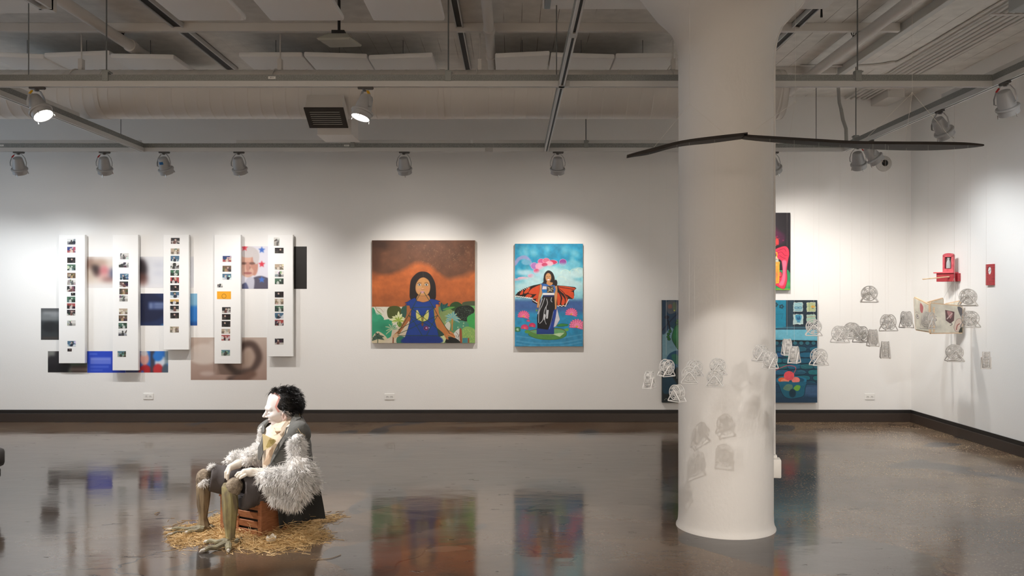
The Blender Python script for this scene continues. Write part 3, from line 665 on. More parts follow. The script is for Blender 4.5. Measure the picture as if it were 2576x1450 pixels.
def ph(c):
    c.vgrad(0,60,(190,172,160),(160,132,120)); c.ell(18,22,22,14,(206,192,182)); c.ell(44,8,20,8,(200,186,176))
    c.line([(58,22),(70,10),(82,10),(89,22),(88,32),(80,42),(66,50),(52,56)],9,(84,66,60),True,soft=4); c.line([(48,36),(60,46),(70,46)],8,(92,76,70),True,soft=4)
    c.ell(22,48,10,3,(188,168,160)); c.poly([(58,52),(80,44),(86,50),(70,60),(56,60)],(112,84,72),soft=4); c.ell(76,28,7,12,(176,154,140),soft=3)
print_('blurred_print','large brown blurred print with a dark curved band behind the fourth board',(480,849.5,671,956.5),ph,blur=3)

# tall white boards carrying small photographs
BOARD=mat('board_white',(.86,.855,.84),.5)
pal={'bw':[(225,225,222),(150,150,150),(60,60,60)],'rb':[(40,60,140),(190,70,70),(220,190,170)],'dk':[(28,24,24),(60,50,48),(16,14,14)],'gr':[(70,120,90),(40,60,50),(190,200,190)],
'br':[(120,90,60),(70,60,60),(180,140,90)],'lt':[(215,212,205),(170,165,155),(90,90,88)],'re':[(190,60,60),(40,36,40),(200,190,185)],'bl':[(60,110,150),(200,215,225),(40,50,70)],
'mix':[(40,40,44),(190,180,170),(120,70,60)],'tan':[(190,165,135),(130,110,90),(220,205,185)],'teal':[(70,130,150),(150,170,150),(60,70,60)],'yl':[(225,170,60),(30,30,34),(200,205,210)]}
def z1(u,v): return (80+u/3.4525,560+v/3.4525)
def z2(u,v): return (400+u/3.4525,560+v/3.4525)
def photo(par,zf,x0,y0,x1,y1,kind,seed,yf):
    px0,py0=zf(x0,y0); px1,py1=zf(x1,y1); r=np.random.default_rng(seed); W,H=int((px1-px0)*1.5)+3,int((py1-py0)*1.5)+3
    cv=Cv((0,0,W,H),W,H,pal[kind][0] if kind in pal else (235,168,32))
    if kind in pal:
        p=pal[kind]; cv.a[int(H*r.uniform(.45,.7)):]=p[1]
        for i in range(7):
            k=p[r.integers(0,3)]; cv.ell(r.uniform(0,W),r.uniform(.15*H,H),r.uniform(1.5,W*.22),r.uniform(1.5,H*.35),tuple(np.clip(np.array(k)+r.normal(0,14,3),0,255)),rot=r.uniform(0,90),soft=2)
        cv.ell(W*r.uniform(.35,.65),H*.35,W*.10,H*.16,p[2] if kind in('lt','bw','tan','teal','gr') else (205,165,145)); cv.ell(W*r.uniform(.35,.65),H*.8,W*.16,H*.32,p[2])
    elif kind=='ring':
        cv.a[:]=(236,166,34); cv.ell(W/2,H*.62,W*.15,H*.28,(226,156,30)); cv.ell(W/2,H*.62,W*.15,H*.28,(236,166,34),edge=(1.4,(130,84,16)))
    g_=cv.a.mean(-1,keepdims=True); cv.a=(cv.a*.66+g_*.34)*.93 if kind!='ring' else cv.a*.95
    sc=yf/YB; x0_,x1_=X(px0,yf),X(px1,yf); za,zb=Z(py0,yf),Z(py1,yf)
    o=picture('photograph',cv,wallmap(x0_,x1_,za,zb,yf-.0012),PRINT,par,gain=1.1); md=o.modifiers.new('paper','SOLIDIFY'); md.thickness=.001; md.offset=-1
    return o
def board(label,px0,px1,py0,py1,zf,ph):
    yf=YB-.075; x0,x1=X(px0,yf),X(px1,yf); za,zb=Z(py0,yf),Z(py1,yf)
    t=thing('photo_board',label,'photo board',((x0+x1)/2,YB,zb),group='tall white boards with small photos')
    obj('board',MB().box((x0,yf,zb),(x1,YB-.028,za),bev=.002),BOARD,t)
    obj('mounting_batten',MB().box((x0+.03,YB-.028,zb+.1),(x1-.03,YB-.001,zb+.16)).box((x0+.03,YB-.028,za-.16),(x1-.03,YB-.001,za-.1)),BOARD,t)
    for i,(a,b,c,d,k) in enumerate(ph): photo(t,zf,a,b,c,d,k,int(a*7+b+i),yf)
board('first tall board from the left with a column of thirteen small photos',148,213.5,590.5,914.5,z1,[(308,143,380,192,'bw'),(308,212,380,262,'rb'),(308,304,379,352,'dk'),(308,365,380,417,'gr'),(308,438,380,485,'br'),(308,495,380,543,'lt'),(306,553,378,602,'mix'),(340,611,378,636,'dk'),(306,645,378,694,'gr'),(306,703,377,750,'re'),(306,759,378,808,'mix'),(308,849,380,897,'lt'),(310,1030,382,1078,'bl'),(310,1096,347,1121,'dk')])
board('second tall board, hanging lowest, with watch photo at its middle',283,347.5,590.5,932.5,z1,[(768,267,841,320,'lt'),(755,347,841,391,'bw'),(766,445,840,498,'bl'),(763,513,837,562,'mix'),(761,575,835,625,'br'),(761,634,833,686,'lt'),(758,748,831,797,'tan'),(755,807,829,857,'br'),(753,873,827,921,'gr'),(752,930,826,985,'bw'),(745,1118,818,1168,'teal')])
board('third tall board, the shortest one, with a pale mountain photo lowest',411,475,590.5,880.5,z1,[(1208,134,1284,186,'mix'),(1207,226,1283,276,'tan'),(1206,290,1281,340,'bl'),(1205,352,1279,404,'bw'),(1204,413,1279,463,'gr'),(1204,477,1279,528,'re'),(1203,544,1279,594,'dk'),(1203,604,1279,655,'bl'),(1202,669,1277,711,'yl'),(1202,723,1277,773,'mix'),(1203,784,1278,834,'dk'),(1201,905,1277,956,'tan')])
board('fourth tall board with a wide orange yellow photo',539.5,605.5,591,915.5,z2,[(553,291,628,342,'rb'),(552,376,627,428,'br'),(551,446,627,497,'bl'),(506,532,553,564,'bw'),(504,599,625,666,'ring'),(548,736,622,786,'mix'),(547,796,621,846,'dk'),(545,857,620,907,'dk'),(543,925,618,966,'tan'),(542,977,617,1026,'re'),(541,1108,617,1158,'teal')])
board('fifth tall board at the right end with an upright pale portrait at its top',674,737,590.5,897.5,z2,[(998,131,1045,203,'lt'),(1006,220,1082,268,'dk'),(1006,362,1082,411,'tan'),(1006,423,1082,473,'bw'),(1006,486,1082,536,'gr'),(1006,601,1082,652,'dk'),(1006,663,1081,712,'tan'),(1006,724,1081,774,'gr'),(1006,786,1081,836,'bl'),(1006,846,1082,896,'re'),(1006,1009,1082,1060,'mix')])

# ---------------------------------------------------------------- paintings
EDGE=mat('canvas_edge',(.62,.50,.36),.7)
def painting(label,rect,cv,d=.045,gain=1.05,edge=EDGE):
    yf=YB-d; x0,x1,z1_,z0_=X(rect[0],yf),X(rect[2],yf),Z(rect[1],yf),Z(rect[3],yf)
    t=thing('painting',label,'painting',((x0+x1)/2,YB,z0_))
    obj('stretcher',MB().box((x0,yf+.0006,z0_),(x1,YB-.002,z1_)),edge,t)
    o=picture('painted_picture',cv,wallmap(x0+.001,x1-.001,z1_,z0_,yf),PAINT,t,gain*.86); return t
def frond(c,cx,cy,r,n,a0,a1,w,colr,hl=None,droop=.2):
    for i in range(n):
        a=math.radians(a0+(a1-a0)*i/(n-1)); rr=r*(.85+.15*math.sin(i*2.1)); dx,dy=math.cos(a),-math.sin(a); nx,ny=-dy,dx
        tip=(cx+dx*rr,cy+dy*rr+droop*rr*abs(dx)); md=(cx+dx*rr*.55,cy+dy*rr*.6)
        c.poly([(cx,cy),(md[0]+nx*w,md[1]+ny*w),tip,(md[0]-nx*w,md[1]-ny*w)],colr)
        if hl: c.line([(cx,cy),md,tip],max(2.5,w*.35),hl,True)
def paint1():
    c=Cv((78,73,1327,1322),400,400,(176,92,42)); n=vnoise(400,400,120,3,4); yy=c.y[:,None]+0*c.x[None]; xx=c.x[None]+0*c.y[:,None]
    edge=430+60*np.sin(xx/140.)+ (n-.5)*160+40/(1+np.exp(-(xx-900)/60.)); t=np.clip((yy-edge)/70+.5,0,1)[...,None]
    c.a=np.array([112,72,50.])*(1-t)+np.array([190,100,48.])*t
    low=np.clip((yy-620)/260,0,1)[...,None]; c.a=c.a*(1-low)+np.array([160,86,44.])*low
    n2=vnoise(400,400,26,5,4); c.a*=(.86+.28*n2)[...,None]
    c.ell(140,120,150,70,(62,38,26),soft=90,al=.85); c.ell(110,300,70,180,(80,48,32),soft=80,al=.7)
    sp=(vnoise(400,400,5,9,3)>.70)&(yy<420)&(yy>120)&(xx>520); c.a[sp]=c.a[sp]*.7+np.array([176,140,100.])*.3
    c.rect(78,881,505,1322,(220,216,200)); 
    c.poly([(200,1322),(230,1230),(420,1100),(520,1040),(540,1322)],(206,192,168))
    c.line([(118,884),(150,940),(200,975)],5,(110,120,70),True); c.line([(130,895),(180,905),(216,945)],3,(150,90,70),True); c.poly([(150,935),(165,940),(205,978),(180,970)],(150,180,120))
    c.poly([(260,950),(280,890),(350,870),(420,890),(440,960),(400,1010),(290,1022)],(74,84,36)); c.poly([(430,930),(450,882),(505,880),(505,1010),(440,1000)],(48,88,74))
    c.poly([(78,915),(110,915),(135,980),(180,975),(222,1020),(225,1040),(290,1035),(330,1080),(320,1180),(280,1262),(78,1262)],(46,150,112)); c.ell(120,1010,60,50,(60,168,128),soft=30,al=.7); c.ell(230,1130,60,50,(34,132,98),soft=40,al=.7)
    c.poly([(78,1262),(150,1180),(260,1262),(200,1322),(78,1322)],(206,192,160)); c.poly([(380,1080),(420,1060),(445,1100),(410,1130)],(90,130,50))
    frond(c,400,1050,115,9,-10,190,17,(206,214,160),(240,236,190)); frond(c,400,1060,85,5,10,170,9,(150,176,60))
    frond(c,320,1160,95,7,20,210,13,(90,150,120),(226,222,170)); frond(c,150,1270,90,8,5,185,14,(26,62,46),(110,140,120),.25)
    c.line([(400,1050),(398,1100)],8,(170,180,90)); c.line([(150,1250),(148,1320)],9,(40,70,50)); c.line([(338,1240),(334,1318)],16,(130,72,42)); c.poly([(385,1250),(440,1238),(480,1260),(470,1322),(380,1322)],(50,116,92))
    # right side plants
    c.rect(820,881,1327,1322,(92,134,92)); c.poly([(1020,880),(1050,835),(1110,820),(1165,850),(1180,890),(1100,960),(1030,960)],(40,72,34)); c.poly([(1170,860),(1190,825),(1327,815),(1327,880),(1180,880)],(70,82,56)); c.rect(1240,868,1327,1322,(100,170,96))
    c.poly([(910,1060),(900,960),(950,905),(1030,910),(1076,960),(1070,1060),(990,1110)],(128,150,92))
    frond(c,930,935,120,4,35,95,20,(30,92,86),(16,52,60),0); c.poly([(930,920),(1010,885),(1085,885),(1010,915)],(90,150,70))
    c.poly([(1080,960),(1100,900),(1160,872),(1260,868),(1316,910),(1310,960),(1250,1050),(1140,1050),(1085,1010)],(22,30,24))
    r=np.random.default_rng(4)
    for _ in range(130):
        a=r.uniform(0,2*PI); q=math.sqrt(r.uniform(0,1)); x=1200+100*q*math.cos(a); y=960+78*q*math.sin(a); c.ell(x,y,2.6,1.6,(120,150,130))
    c.poly([(1230,1030),(1260,985),(1327,970),(1327,1150),(1260,1140)],(60,160,80)); c.poly([(1060,1110),(1100,1060),(1180,1050),(1250,1090),(1240,1150),(1150,1160),(1070,1160)],(74,140,110))
    for x,y in ((1190,1080),(1120,1130),(1185,1115)): frond(c,x,y,12,5,0,288,2,(200,214,170))
    c.poly([(1165,1180),(1200,1130),(1260,1125),(1327,1170),(1327,1322),(1180,1322)],(130,170,92))
    for _ in range(150): c.ell(r.uniform(1175,1320),r.uniform(1150,1315),2.4,2.4,(190,200,110))
    c.rect(1176,1260,1238,1322,(66,128,136)); c.rect(1240,1262,1258,1322,(140,74,48)); c.poly([(1060,1240),(1100,1170),(1150,1158),(1160,1322),(1110,1322)],(206,206,196)); c.poly([(1140,1158),(1165,1158),(1172,1300),(1165,1322),(1146,1322)],(150,78,48))
    for p in ([(1128,1300),(1125,1220),(1095,1190)],[(1128,1250),(1146,1200)],[(1112,1260),(1096,1225)]): c.line(p,4,(90,60,50))
    frond(c,1052,1030,108,10,-15,195,15,(86,160,176),(206,196,110),.2); c.line([(1052,1030),(1050,1165)],14,(190,130,60)); c.poly([(960,1120),(1000,1060),(1030,1100),(1010,1180)],(196,196,180))
    c.poly([(870,1160),(950,1180),(1000,1260),(900,1322),(890,1322)],(40,70,60)); c.poly([(980,1262),(1060,1250),(1130,1290),(1140,1322),(980,1322)],(20,24,22)); c.poly([(900,1250),(980,1230),(960,1310),(915,1320)],(200,206,150))
    # hair, arms, dress, face
    c.poly([(698,455),(640,465),(585,510),(550,570),(538,680),(545,785),(620,790),(780,790),(845,785),(852,690),(840,590),(800,510),(755,468)],(30,22,22),edge=(6,(60,30,20)))
    c.line([(698,460),(700,520)],3,(90,72,60))
    skin=(196,132,72)
    c.poly([(505,860),(560,880),(560,960),(520,1060),(440,1170),(400,1230),(350,1250),(340,1225),(400,1165),(450,1080),(495,980)],(170,104,60)); c.poly([(330,1230),(380,1205),(410,1225),(390,1250),(350,1262),(338,1255)],(206,170,130))
    c.poly([(835,870),(880,860),(890,960),(930,1060),(990,1150),(1050,1190),(1090,1250),(1060,1255),(1010,1240),(990,1280),(960,1240),(940,1200),(860,1120),(840,1000)],(186,116,62))
    for p in ([(1000,1215),(1080,1255)],[(1010,1190),(1060,1205)],[(985,1225),(1000,1275)]): c.line(p,12,(206,140,90)); c.line([(p[0][0],p[0][1]+9),(p[1][0],p[1][1]+8)],3,(120,66,40))
    c.poly([(640,740),(760,740),(780,830),(700,850),(620,830)],(196,134,82))
    c.poly([(545,795),(600,772),(625,812),(700,828),(765,812),(790,785),(850,795),(905,815),(880,830),(898,850),(850,850),(852,890),(822,905),(835,1050),(870,1160),(905,1322),(455,1322),(510,1160),(545,1040),(560,900),(545,905),(535,865),(478,862),(510,845),(478,835),(520,815)],(20,60,140),sm=False,edge=(4,(10,34,90)))
    c.poly([(500,1240),(690,1225),(890,1240),(905,1322),(455,1322)],(16,48,124),soft=20); c.ell(690,900,110,50,(26,70,152),soft=40,al=.6)
    c.poly([(696,524),(650,545),(615,600),(606,660),(620,710),(660,745),(705,748),(750,735),(778,690),(785,630),(770,570),(735,535)],(206,150,92),edge=(4,(120,70,40)))
    c.ell(650,640,32,60,(216,170,120),soft=30,al=.7); c.ell(700,570,50,30,(210,150,88),soft=26,al=.7); c.ell(648,680,22,18,(220,150,120),soft=18,al=.6); c.ell(748,660,24,26,(214,140,92),soft=20,al=.7)
    for x,y in ((653,611),(738,611)):
        c.poly([(x-24,y+4),(x,y-15),(x+24,y+4),(x,y+16)],(236,232,222),edge=(3,(70,44,34))); c.ell(x,y+1,10,11,(70,66,60)); c.ell(x,y+1,5,6,(12,12,14)); c.ell(x+3,y-3,2,2,(250,250,250))
    c.line([(628,600),(650,588),(680,594)],4,(50,34,26),True); c.line([(714,594),(742,584),(764,598)],4,(50,34,26),True)
    c.line([(696,620),(690,655)],3,(170,110,70)); c.ell(692,662,20,10,(226,164,120),soft=8); c.line([(674,664),(684,672),(702,672),(712,664)],3,(110,62,40),True)
    c.ell(690,698,28,9,(214,160,170)); c.line([(664,698),(690,700),(716,698)],3,(140,90,100)); c.ell(690,712,18,7,(212,170,170))
    c.line([(640,808),(700,826),(770,806)],3,(150,90,50),True)
    # bird and flower on the dress
    for s in (-1,1):
        c.poly([(690,1055),(690+s*60,1040),(690+s*78,975),(690+s*66,920),(690+s*40,960),(690+s*14,1010)],(206,204,110),edge=(3,(170,160,120)))
        for k in range(7): c.line([(690+s*(52+k*2),935+k*15),(690+s*(78-k*2),925+k*16)],3,(226,222,190))
    c.poly([(690,985),(705,1020),(700,1060),(690,1110),(680,1060),(676,1020)],(124,130,60)); c.poly([(690,1060),(704,1090),(690,1120),(676,1090)],(110,64,50)); c.line([(690,1010),(690,1030)],5,(200,60,40))
    c.ell(735,1142,28,24,(60,24,70),edge=(5,(150,60,110))); c.ell(738,1140,13,12,(206,140,180)); c.ell(770,1136,10,6,(150,160,200))
    S=(36,66,44)
    for p in ([(672,706),(620,800),(566,905),(522,985),(392,1200)],[(708,704),(770,800),(830,900),(876,985),(1020,1205)],[(566,893),(700,886),(826,884)],[(392,1232),(560,1232),(740,1232),(930,1236)],[(522,985),(600,1080),(690,1236)],[(876,985),(810,1090),(740,1232)],[(566,905),(700,1010),(900,1170)],[(826,890),(700,990),(560,1070),(400,1160)],[(522,985),(640,1040),(780,1120)],[(876,985),(740,1050),(560,1140),(392,1215)]): c.line(p,6.5,S)
    c.tex(.05,12,8); return c
painting('square painting of a dark haired girl in a blue dress with string round her mouth',(935.5,605,1195,863.5),paint1())
def paint2():
    c=Cv((127,65,980,1360),300,456,(40,150,190)); n=vnoise(300,456,60,11,4); yy=c.y[:,None]+0*c.x[None]; xx=c.x[None]+0*c.y[:,None]
    t=np.clip((yy-350)/300+(n-.5)*1.2,0,1)[...,None]; c.a=np.array([30,150,190.])*(1-t)+np.array([140,205,216.])*t
    t=np.clip((yy-740)/60,0,1)[...,None]; c.a=c.a*(1-t)+np.array([66,110,160.])*t; t=np.clip((yy-880)/80+(n-.5),0,1)[...,None]; c.a=c.a*(1-t)+np.array([40,140,184.])*t
    t=np.clip((yy-1180)/80+(n-.5)*1.5,0,1)[...,None]*.6; c.a=c.a*(1-t)+np.array([60,140,180.])*t; c.a*=(.86+.28*vnoise(300,456,18,2,4))[...,None]
    r=np.random.default_rng(3)
    for x,y,rr in ((200,170,50),(270,160,60),(380,180,70),(520,150,60),(740,150,70),(880,180,80),(860,270,60),(190,400,50),(250,230,60)):
        for k in range(6): c.ell(x+r.normal(0,20),y+r.normal(0,20),rr*r.uniform(.3,.9),rr*r.uniform(.25,.6),(130,205,222),rot=r.uniform(0,90),soft=rr*.5,al=.25)
    c.line([(130,320),(180,255),(250,235),(300,270),(330,330)],44,(150,160,206),True,soft=14); c.ell(270,300,60,34,(110,176,206),soft=14)
    for x,y,rx,ry,k in ((370,345,42,42,(176,120,190)),(460,290,44,36,(214,90,140)),(520,280,44,34,(222,110,140)),(600,300,60,30,(206,50,90)),(730,300,46,42,(150,70,150)),(440,350,54,44,(240,170,200)),(560,318,46,32,(244,180,196)),(500,330,40,26,(206,70,110)),(400,410,40,30,(226,90,130)),(230,500,60,16,(240,170,190)),(330,470,40,26,(230,130,170)),(160,520,44,14,(226,150,170))):
        c.ell(x,y,rx,ry,k,soft=10,edge=(3,(246,190,214)))
    for x,y,rx,ry,k in ((260,430,110,34,(196,226,236)),(700,380,120,70,(150,212,220)),(560,430,140,90,(176,222,224)),(860,330,100,60,(120,196,214)),(770,450,90,50,(206,232,222)),(930,430,80,60,(196,226,220)),(740,540,120,60,(196,230,224)),(420,480,80,60,(186,222,232)),(240,560,140,50,(120,196,214)),(880,640,140,90,(150,214,224)),(860,560,90,30,(176,222,222))): c.ell(x,y,rx,ry,k,soft=30,al=.8)
    for x,y,rx,ry in ((700,440,90,60),(800,480,120,60),(900,430,90,56),(720,540,120,60),(860,600,120,70),(340,520,110,46),(560,420,90,60),(420,580,160,60),(220,600,100,40)): c.ell(x,y,rx,ry,(196,228,230),soft=44,al=.75)
    for x,y,rx in ((760,430,60),(870,420,56),(940,400,50),(710,520,64)): c.line([(x-rx,y+10),(x-rx*.6,y-rx*.45),(x,y-rx*.6),(x+rx*.6,y-rx*.45),(x+rx,y+6)],7,(222,238,220),True,soft=5,al=.7)
    for y in (1230,1290,1330): c.line([(150,y),(400,y+30),(700,y+24),(960,y-20)],12,(110,176,210),True,soft=14,al=.6)
    c.rect(127,780,980,920,(60,86,150),al=.45,soft=40)
    # wings
    OR=(214,76,34); BK=(36,22,18); W=(244,240,234)
    c.poly([(455,570),(360,590),(240,630),(170,670),(130,720),(140,738),(240,750),(330,755),(350,800),(400,828),(440,820),(460,700)],BK,sm=False)
    for p in ([(450,585),(380,610),(330,640),(300,690),(400,700),(445,650)],[(320,612),(270,640),(240,690),(290,680)],[(440,670),(380,720),(350,750),(340,760),(400,755),(435,720)],[(230,650),(200,680),(190,710),(225,700)],[(290,700),(260,735),(320,740),(340,715)],[(435,735),(390,770),(400,800),(432,800)]): c.poly(p,OR,k=4)
    for k in range(26): 
        a=k/25; c.ell(136+a*210,725+a*30+4*math.sin(k*2),8,5,W)
    for k in range(14): c.ell(345+k*7,770+k*4.3,6,4.5,W)
    for k in range(12): c.ell(165+k*12,660-k*4.5+(k%2)*12,6,4,W)
    c.poly([(655,590),(760,598),(880,612),(900,628),(870,655),(872,720),(850,765),(800,760),(798,820),(760,862),(700,862),(650,850)],BK,sm=False)
    for p in ([(665,605),(760,604),(870,622),(885,635),(840,660),(740,680)],[(670,625),(730,690),(790,715),(860,760),(866,700),(845,668),(740,660)],[(662,680),(700,740),(690,830),(660,830)],[(690,690),(720,740),(710,830),(745,830),(750,760)],[(740,700),(765,750),(760,820),(782,800),(790,740)]): c.poly(p,OR,k=4)
    for k in range(16): c.ell(660+k*7,848+5*math.sin(k),5,5,W)
    for k in range(12): c.ell(762+k*3.6,850-k*7.4,6,5,W)
    for p in ([(668,620),(740,680),(790,760)],[(670,650),(720,760)],[(668,610),(860,640)]): c.line(p,7,BK)
    # lotus flowers, leaves
    def lotus(x,y,R,k):
        for ring,(n_,rr) in enumerate(((11,1.),(9,.72),(7,.45))):
            for i in range(n_):
                a=math.radians(200-220*i/(n_-1)-10); a=-a if ring==9 else a
                dx,dy=math.cos(a),-math.sin(a)*.9; tx,ty=x+dx*R*rr,y+dy*R*rr; nx,ny=-dy*R*.17,dx*R*.17
                c.poly([(x,y+R*.25),(x+dx*R*rr*.6+nx,y+dy*R*rr*.6+ny),(tx,ty),(x+dx*R*rr*.6-nx,y+dy*R*rr*.6-ny)],(np.array(k)+ring*14).clip(0,255),k=3,edge=(2.2,(196,40,90)))
        c.ell(x,y+R*.1,R*.16,R*.12,(230,170,60))
    c.poly([(130,1120),(190,1118),(200,1150),(185,1175),(130,1170)],(50,120,80)); frond(c,160,1146,24,8,0,315,3,(190,220,190))
    lotus(237,975,78,(226,110,150)); lotus(250,1125,50,(216,70,110)); lotus(345,1100,44,(206,50,90)); lotus(836,945,80,(232,120,160)); lotus(905,1100,100,(236,130,166)); lotus(295,1040,22,(226,120,160))
    c.poly([(650,1100),(700,1075),(790,1082),(780,1100),(700,1108)],(60,140,70),edge=(4,(30,80,50))); c.poly([(735,1150),(790,1130),(800,1160),(750,1172)],(110,170,80))
    c.poly([(300,1190),(320,1160),(450,1140),(600,1130),(720,1140),(770,1180),(768,1225),(700,1262),(580,1276),(420,1265),(310,1225)],(86,140,70),edge=(5,(60,100,60))); c.poly([(320,1165),(460,1150),(620,1140),(720,1150),(755,1180),(640,1215),(420,1205)],(110,170,110),edge=(3,(150,90,80))); c.poly([(600,1205),(690,1190),(750,1190),(690,1240)],(190,216,170),sm=False); c.ell(285,1175,36,22,(90,150,70)); c.ell(400,905,12,14,(100,150,80))
    # woman
    SK=(206,146,92)
    c.poly([(487,500),(500,440),(545,402),(595,425),(622,480),(630,530),(655,560),(650,600),(600,590),(500,590),(465,570),(485,545)],(34,24,24))
    c.poly([(445,580),(475,590),(470,690),(440,780),(434,860),(408,870),(406,845),(420,740),(438,660)],SK,edge=(3,(140,86,50))); c.poly([(625,590),(655,590),(660,700),(650,800),(648,880),(630,900),(605,900),(612,860),(622,760)],SK,edge=(3,(140,86,50)))
    c.poly([(470,565),(625,590),(640,640),(620,715),(480,715),(462,640)],(60,110,180),sm=False); c.poly([(480,600),(525,605),(525,640),(470,640)],(226,220,220),sm=False); c.rect(478,685,622,714,(236,232,230)); c.rect(470,645,525,682,(30,120,190)); c.rect(530,600,612,683,(30,26,24))
    for _ in range(70): c.ell(r.uniform(534,608),r.uniform(604,680),3.4,3,[(230,200,120),(240,240,236),(200,150,60)][r.integers(0,3)])
    c.poly([(452,566),(500,570),(470,600)],(30,90,160),sm=False); c.poly([(523,555),(600,555),(585,590),(550,590)],SK)
    c.poly([(480,715),(622,715),(630,860),(625,980),(600,1060),(550,1150),(410,1145),(404,1000),(420,880),(455,780)],(22,20,24),sm=False)
    c.poly([(400,1130),(540,1150),(600,1060),(620,1130),(618,1205),(400,1205)],(32,62,130),sm=False); c.poly([(612,905),(650,885),(662,960),(640,1100),(560,1150),(545,1140),(600,1020)],(34,64,150),sm=False); c.poly([(655,880),(692,1020),(640,1110),(612,1118),(640,980)],(206,206,214),sm=False,edge=(3,(110,110,130))); c.rect(480,714,622,736,(26,40,90)); c.line([(612,920),(560,1140)],4,(170,180,206))
    for p,wd in (([(470,760),(440,850),(415,950)],8),([(500,750),(470,840),(430,930),(425,1060)],7),([(525,760),(535,820),(500,900),(480,1020),(440,1070)],7),([(520,860),(520,950),(500,1020),(520,1080)],6),([(588,745),(580,780),(592,800)],8),([(540,910),(530,1000)],22),([(500,960),(498,1020)],16)): c.line(p,wd,(206,208,212),True)
    c.ell(547,490,37,56,(210,156,104),edge=(3,(120,76,50))); c.rect(528,540,570,575,SK); c.poly([(545,404),(520,430),(508,470),(505,440),(525,412)],(34,24,24)); c.line([(524,478),(540,482)],4,(60,36,26)); c.line([(556,480),(572,476)],4,(60,36,26)); c.line([(548,485),(546,506)],3,(150,96,60)); c.poly([(530,514),(566,508),(560,526),(540,528)],(240,232,224),edge=(3,(170,70,70)))
    c.ell(640,560,20,40,(34,24,24)); c.tex(.05,10,6); return c
painting('blue painting of a woman with orange butterfly wings standing on a lily pad',(1295,613.5,1466.5,872),paint2())
def paint3():
    # coordinates of the crop (1600,700)-(2100,1040) enlarged 4.264 times; canvas spans 283..1943 x 236..1335
    c=Cv((283,236,1945,1336),620,410,(24,70,92)); yy=c.y[:,None]+0*c.x[None]; xx=c.x[None]+0*c.y[:,None]; c.a*=(.7+.6*vnoise(620,410,60,21,4))[...,None]
    # left: a green creature in a dark room
    c.poly([(283,560),(360,520),(470,620),(520,760),(380,840),(300,900),(283,900)],(110,150,164)); c.poly([(283,236),(500,236),(600,330),(420,460),(283,600)],(30,62,88),soft=14)
    c.poly([(325,262),(430,250),(440,350),(350,380)],(80,88,98)); c.poly([(345,290),(380,280),(385,320),(350,325)],(130,90,84)); c.poly([(395,270),(425,268),(430,340),(400,345)],(96,110,90)); c.ell(412,348,8,8,(190,190,80))
    c.line([(283,560),(360,470),(460,370),(560,310)],14,(20,40,66),True); c.line([(335,425),(350,480),(372,580)],16,(16,26,44)); c.ell(332,420,28,22,(20,32,52),edge=(4,(40,62,90)))
    c.poly([(283,1060),(320,900),(400,800),(600,900),(820,1000),(860,1336),(283,1336)],(16,34,40),soft=16)
    c.poly([(410,540),(440,500),(540,480),(640,560),(650,700),(560,790),(470,780),(420,720),(385,640)],(30,104,60),edge=(5,(18,50,36))); c.ell(470,600,60,80,(44,140,84),soft=40,al=.7); c.ell(560,560,30,20,(20,60,50)); c.ell(540,680,50,20,(18,60,44))
    for x,y in ((350,600),(345,630),(355,655),(365,570),(450,455),(480,440),(520,430),(440,480),(570,440),(620,470)): c.ell(x,y,15,13,(40,110,48),edge=(5,(16,56,30)))
    c.poly([(330,860),(420,780),(560,800),(700,900),(760,1060),(400,1000)],(28,80,110)); c.poly([(380,830),(440,820),(470,900),(420,920)],(40,106,90)); c.poly([(400,1000),(560,960),(620,1336),(300,1336)],(14,30,34),soft=20); c.line([(410,920),(470,960),(600,950)],6,(70,120,150),True)
    c.poly([(283,1080),(360,1040),(430,1120),(440,1200),(300,1240)],(20,60,80),soft=14)
    c.line([(303,1308),(325,1293),(350,1308),(372,1303)],3,(190,190,180),True)
    # middle and right: a teal room with window, stones and a bowl of yarn
    c.poly([(900,236),(1610,236),(1610,520),(1460,540),(900,560)],(22,130,160),False); c.tex(.05,30,3)
    for x,y in ((1500,285),(1562,305),(1350,290),(1200,300)):
        for k in range(5): c.ell(x+17*math.cos(k*1.256),y+15*math.sin(k*1.256),11,10,(30,70,84))
    c.line([(1480,390),(1580,382)],3,(16,92,116)); c.line([(1580,382),(1560,440)],3,(16,92,116))
    c.rect(1612,236,1945,545,(26,44,58)); 
    for k in range(9): c.line([(1620+k*9,240),(1626+k*7,540)],3,(44,84,104))
    for (x0,y0,x1,y1),kk in (((1690,262,1788,360),(150,190,196)),((1834,262,1926,360),(176,186,140)),((1688,390,1792,495),(176,206,206)),((1834,392,1926,480),(156,190,170))):
        pts=[]; r=np.random.default_rng(int(x0+y0))
        for a,b in (((x0,y0),(x1,y0)),((x1,y0),(x1,y1)),((x1,y1),(x0,y1)),((x0,y1),(x0,y0))):
            for q in range(6): pts.append((a[0]+(b[0]-a[0])*q/6+r.uniform(-4,4),a[1]+(b[1]-a[1])*q/6+r.uniform(-4,4)))
        c.poly(pts,kk,False,edge=(3,(230,236,220)))
    for x,y,rx,ry in ((1722,318,20,12),(1762,318,20,12)): c.ell(x,y,rx,ry,(120,170,190),edge=(3,(40,90,120)))
    c.line([(1710,350),(1740,342),(1770,350)],3,(50,100,130),True); c.line([(1715,280),(1745,270),(1770,284)],3,(90,150,170),True)
    c.poly([(1712,396),(1775,400),(1765,460),(1722,455)],(70,150,180)); c.poly([(1725,400),(1740,430),(1750,400),(1765,440),(1730,445)],(30,90,130)); c.line([(1730,470),(1760,472)],10,(40,110,150))
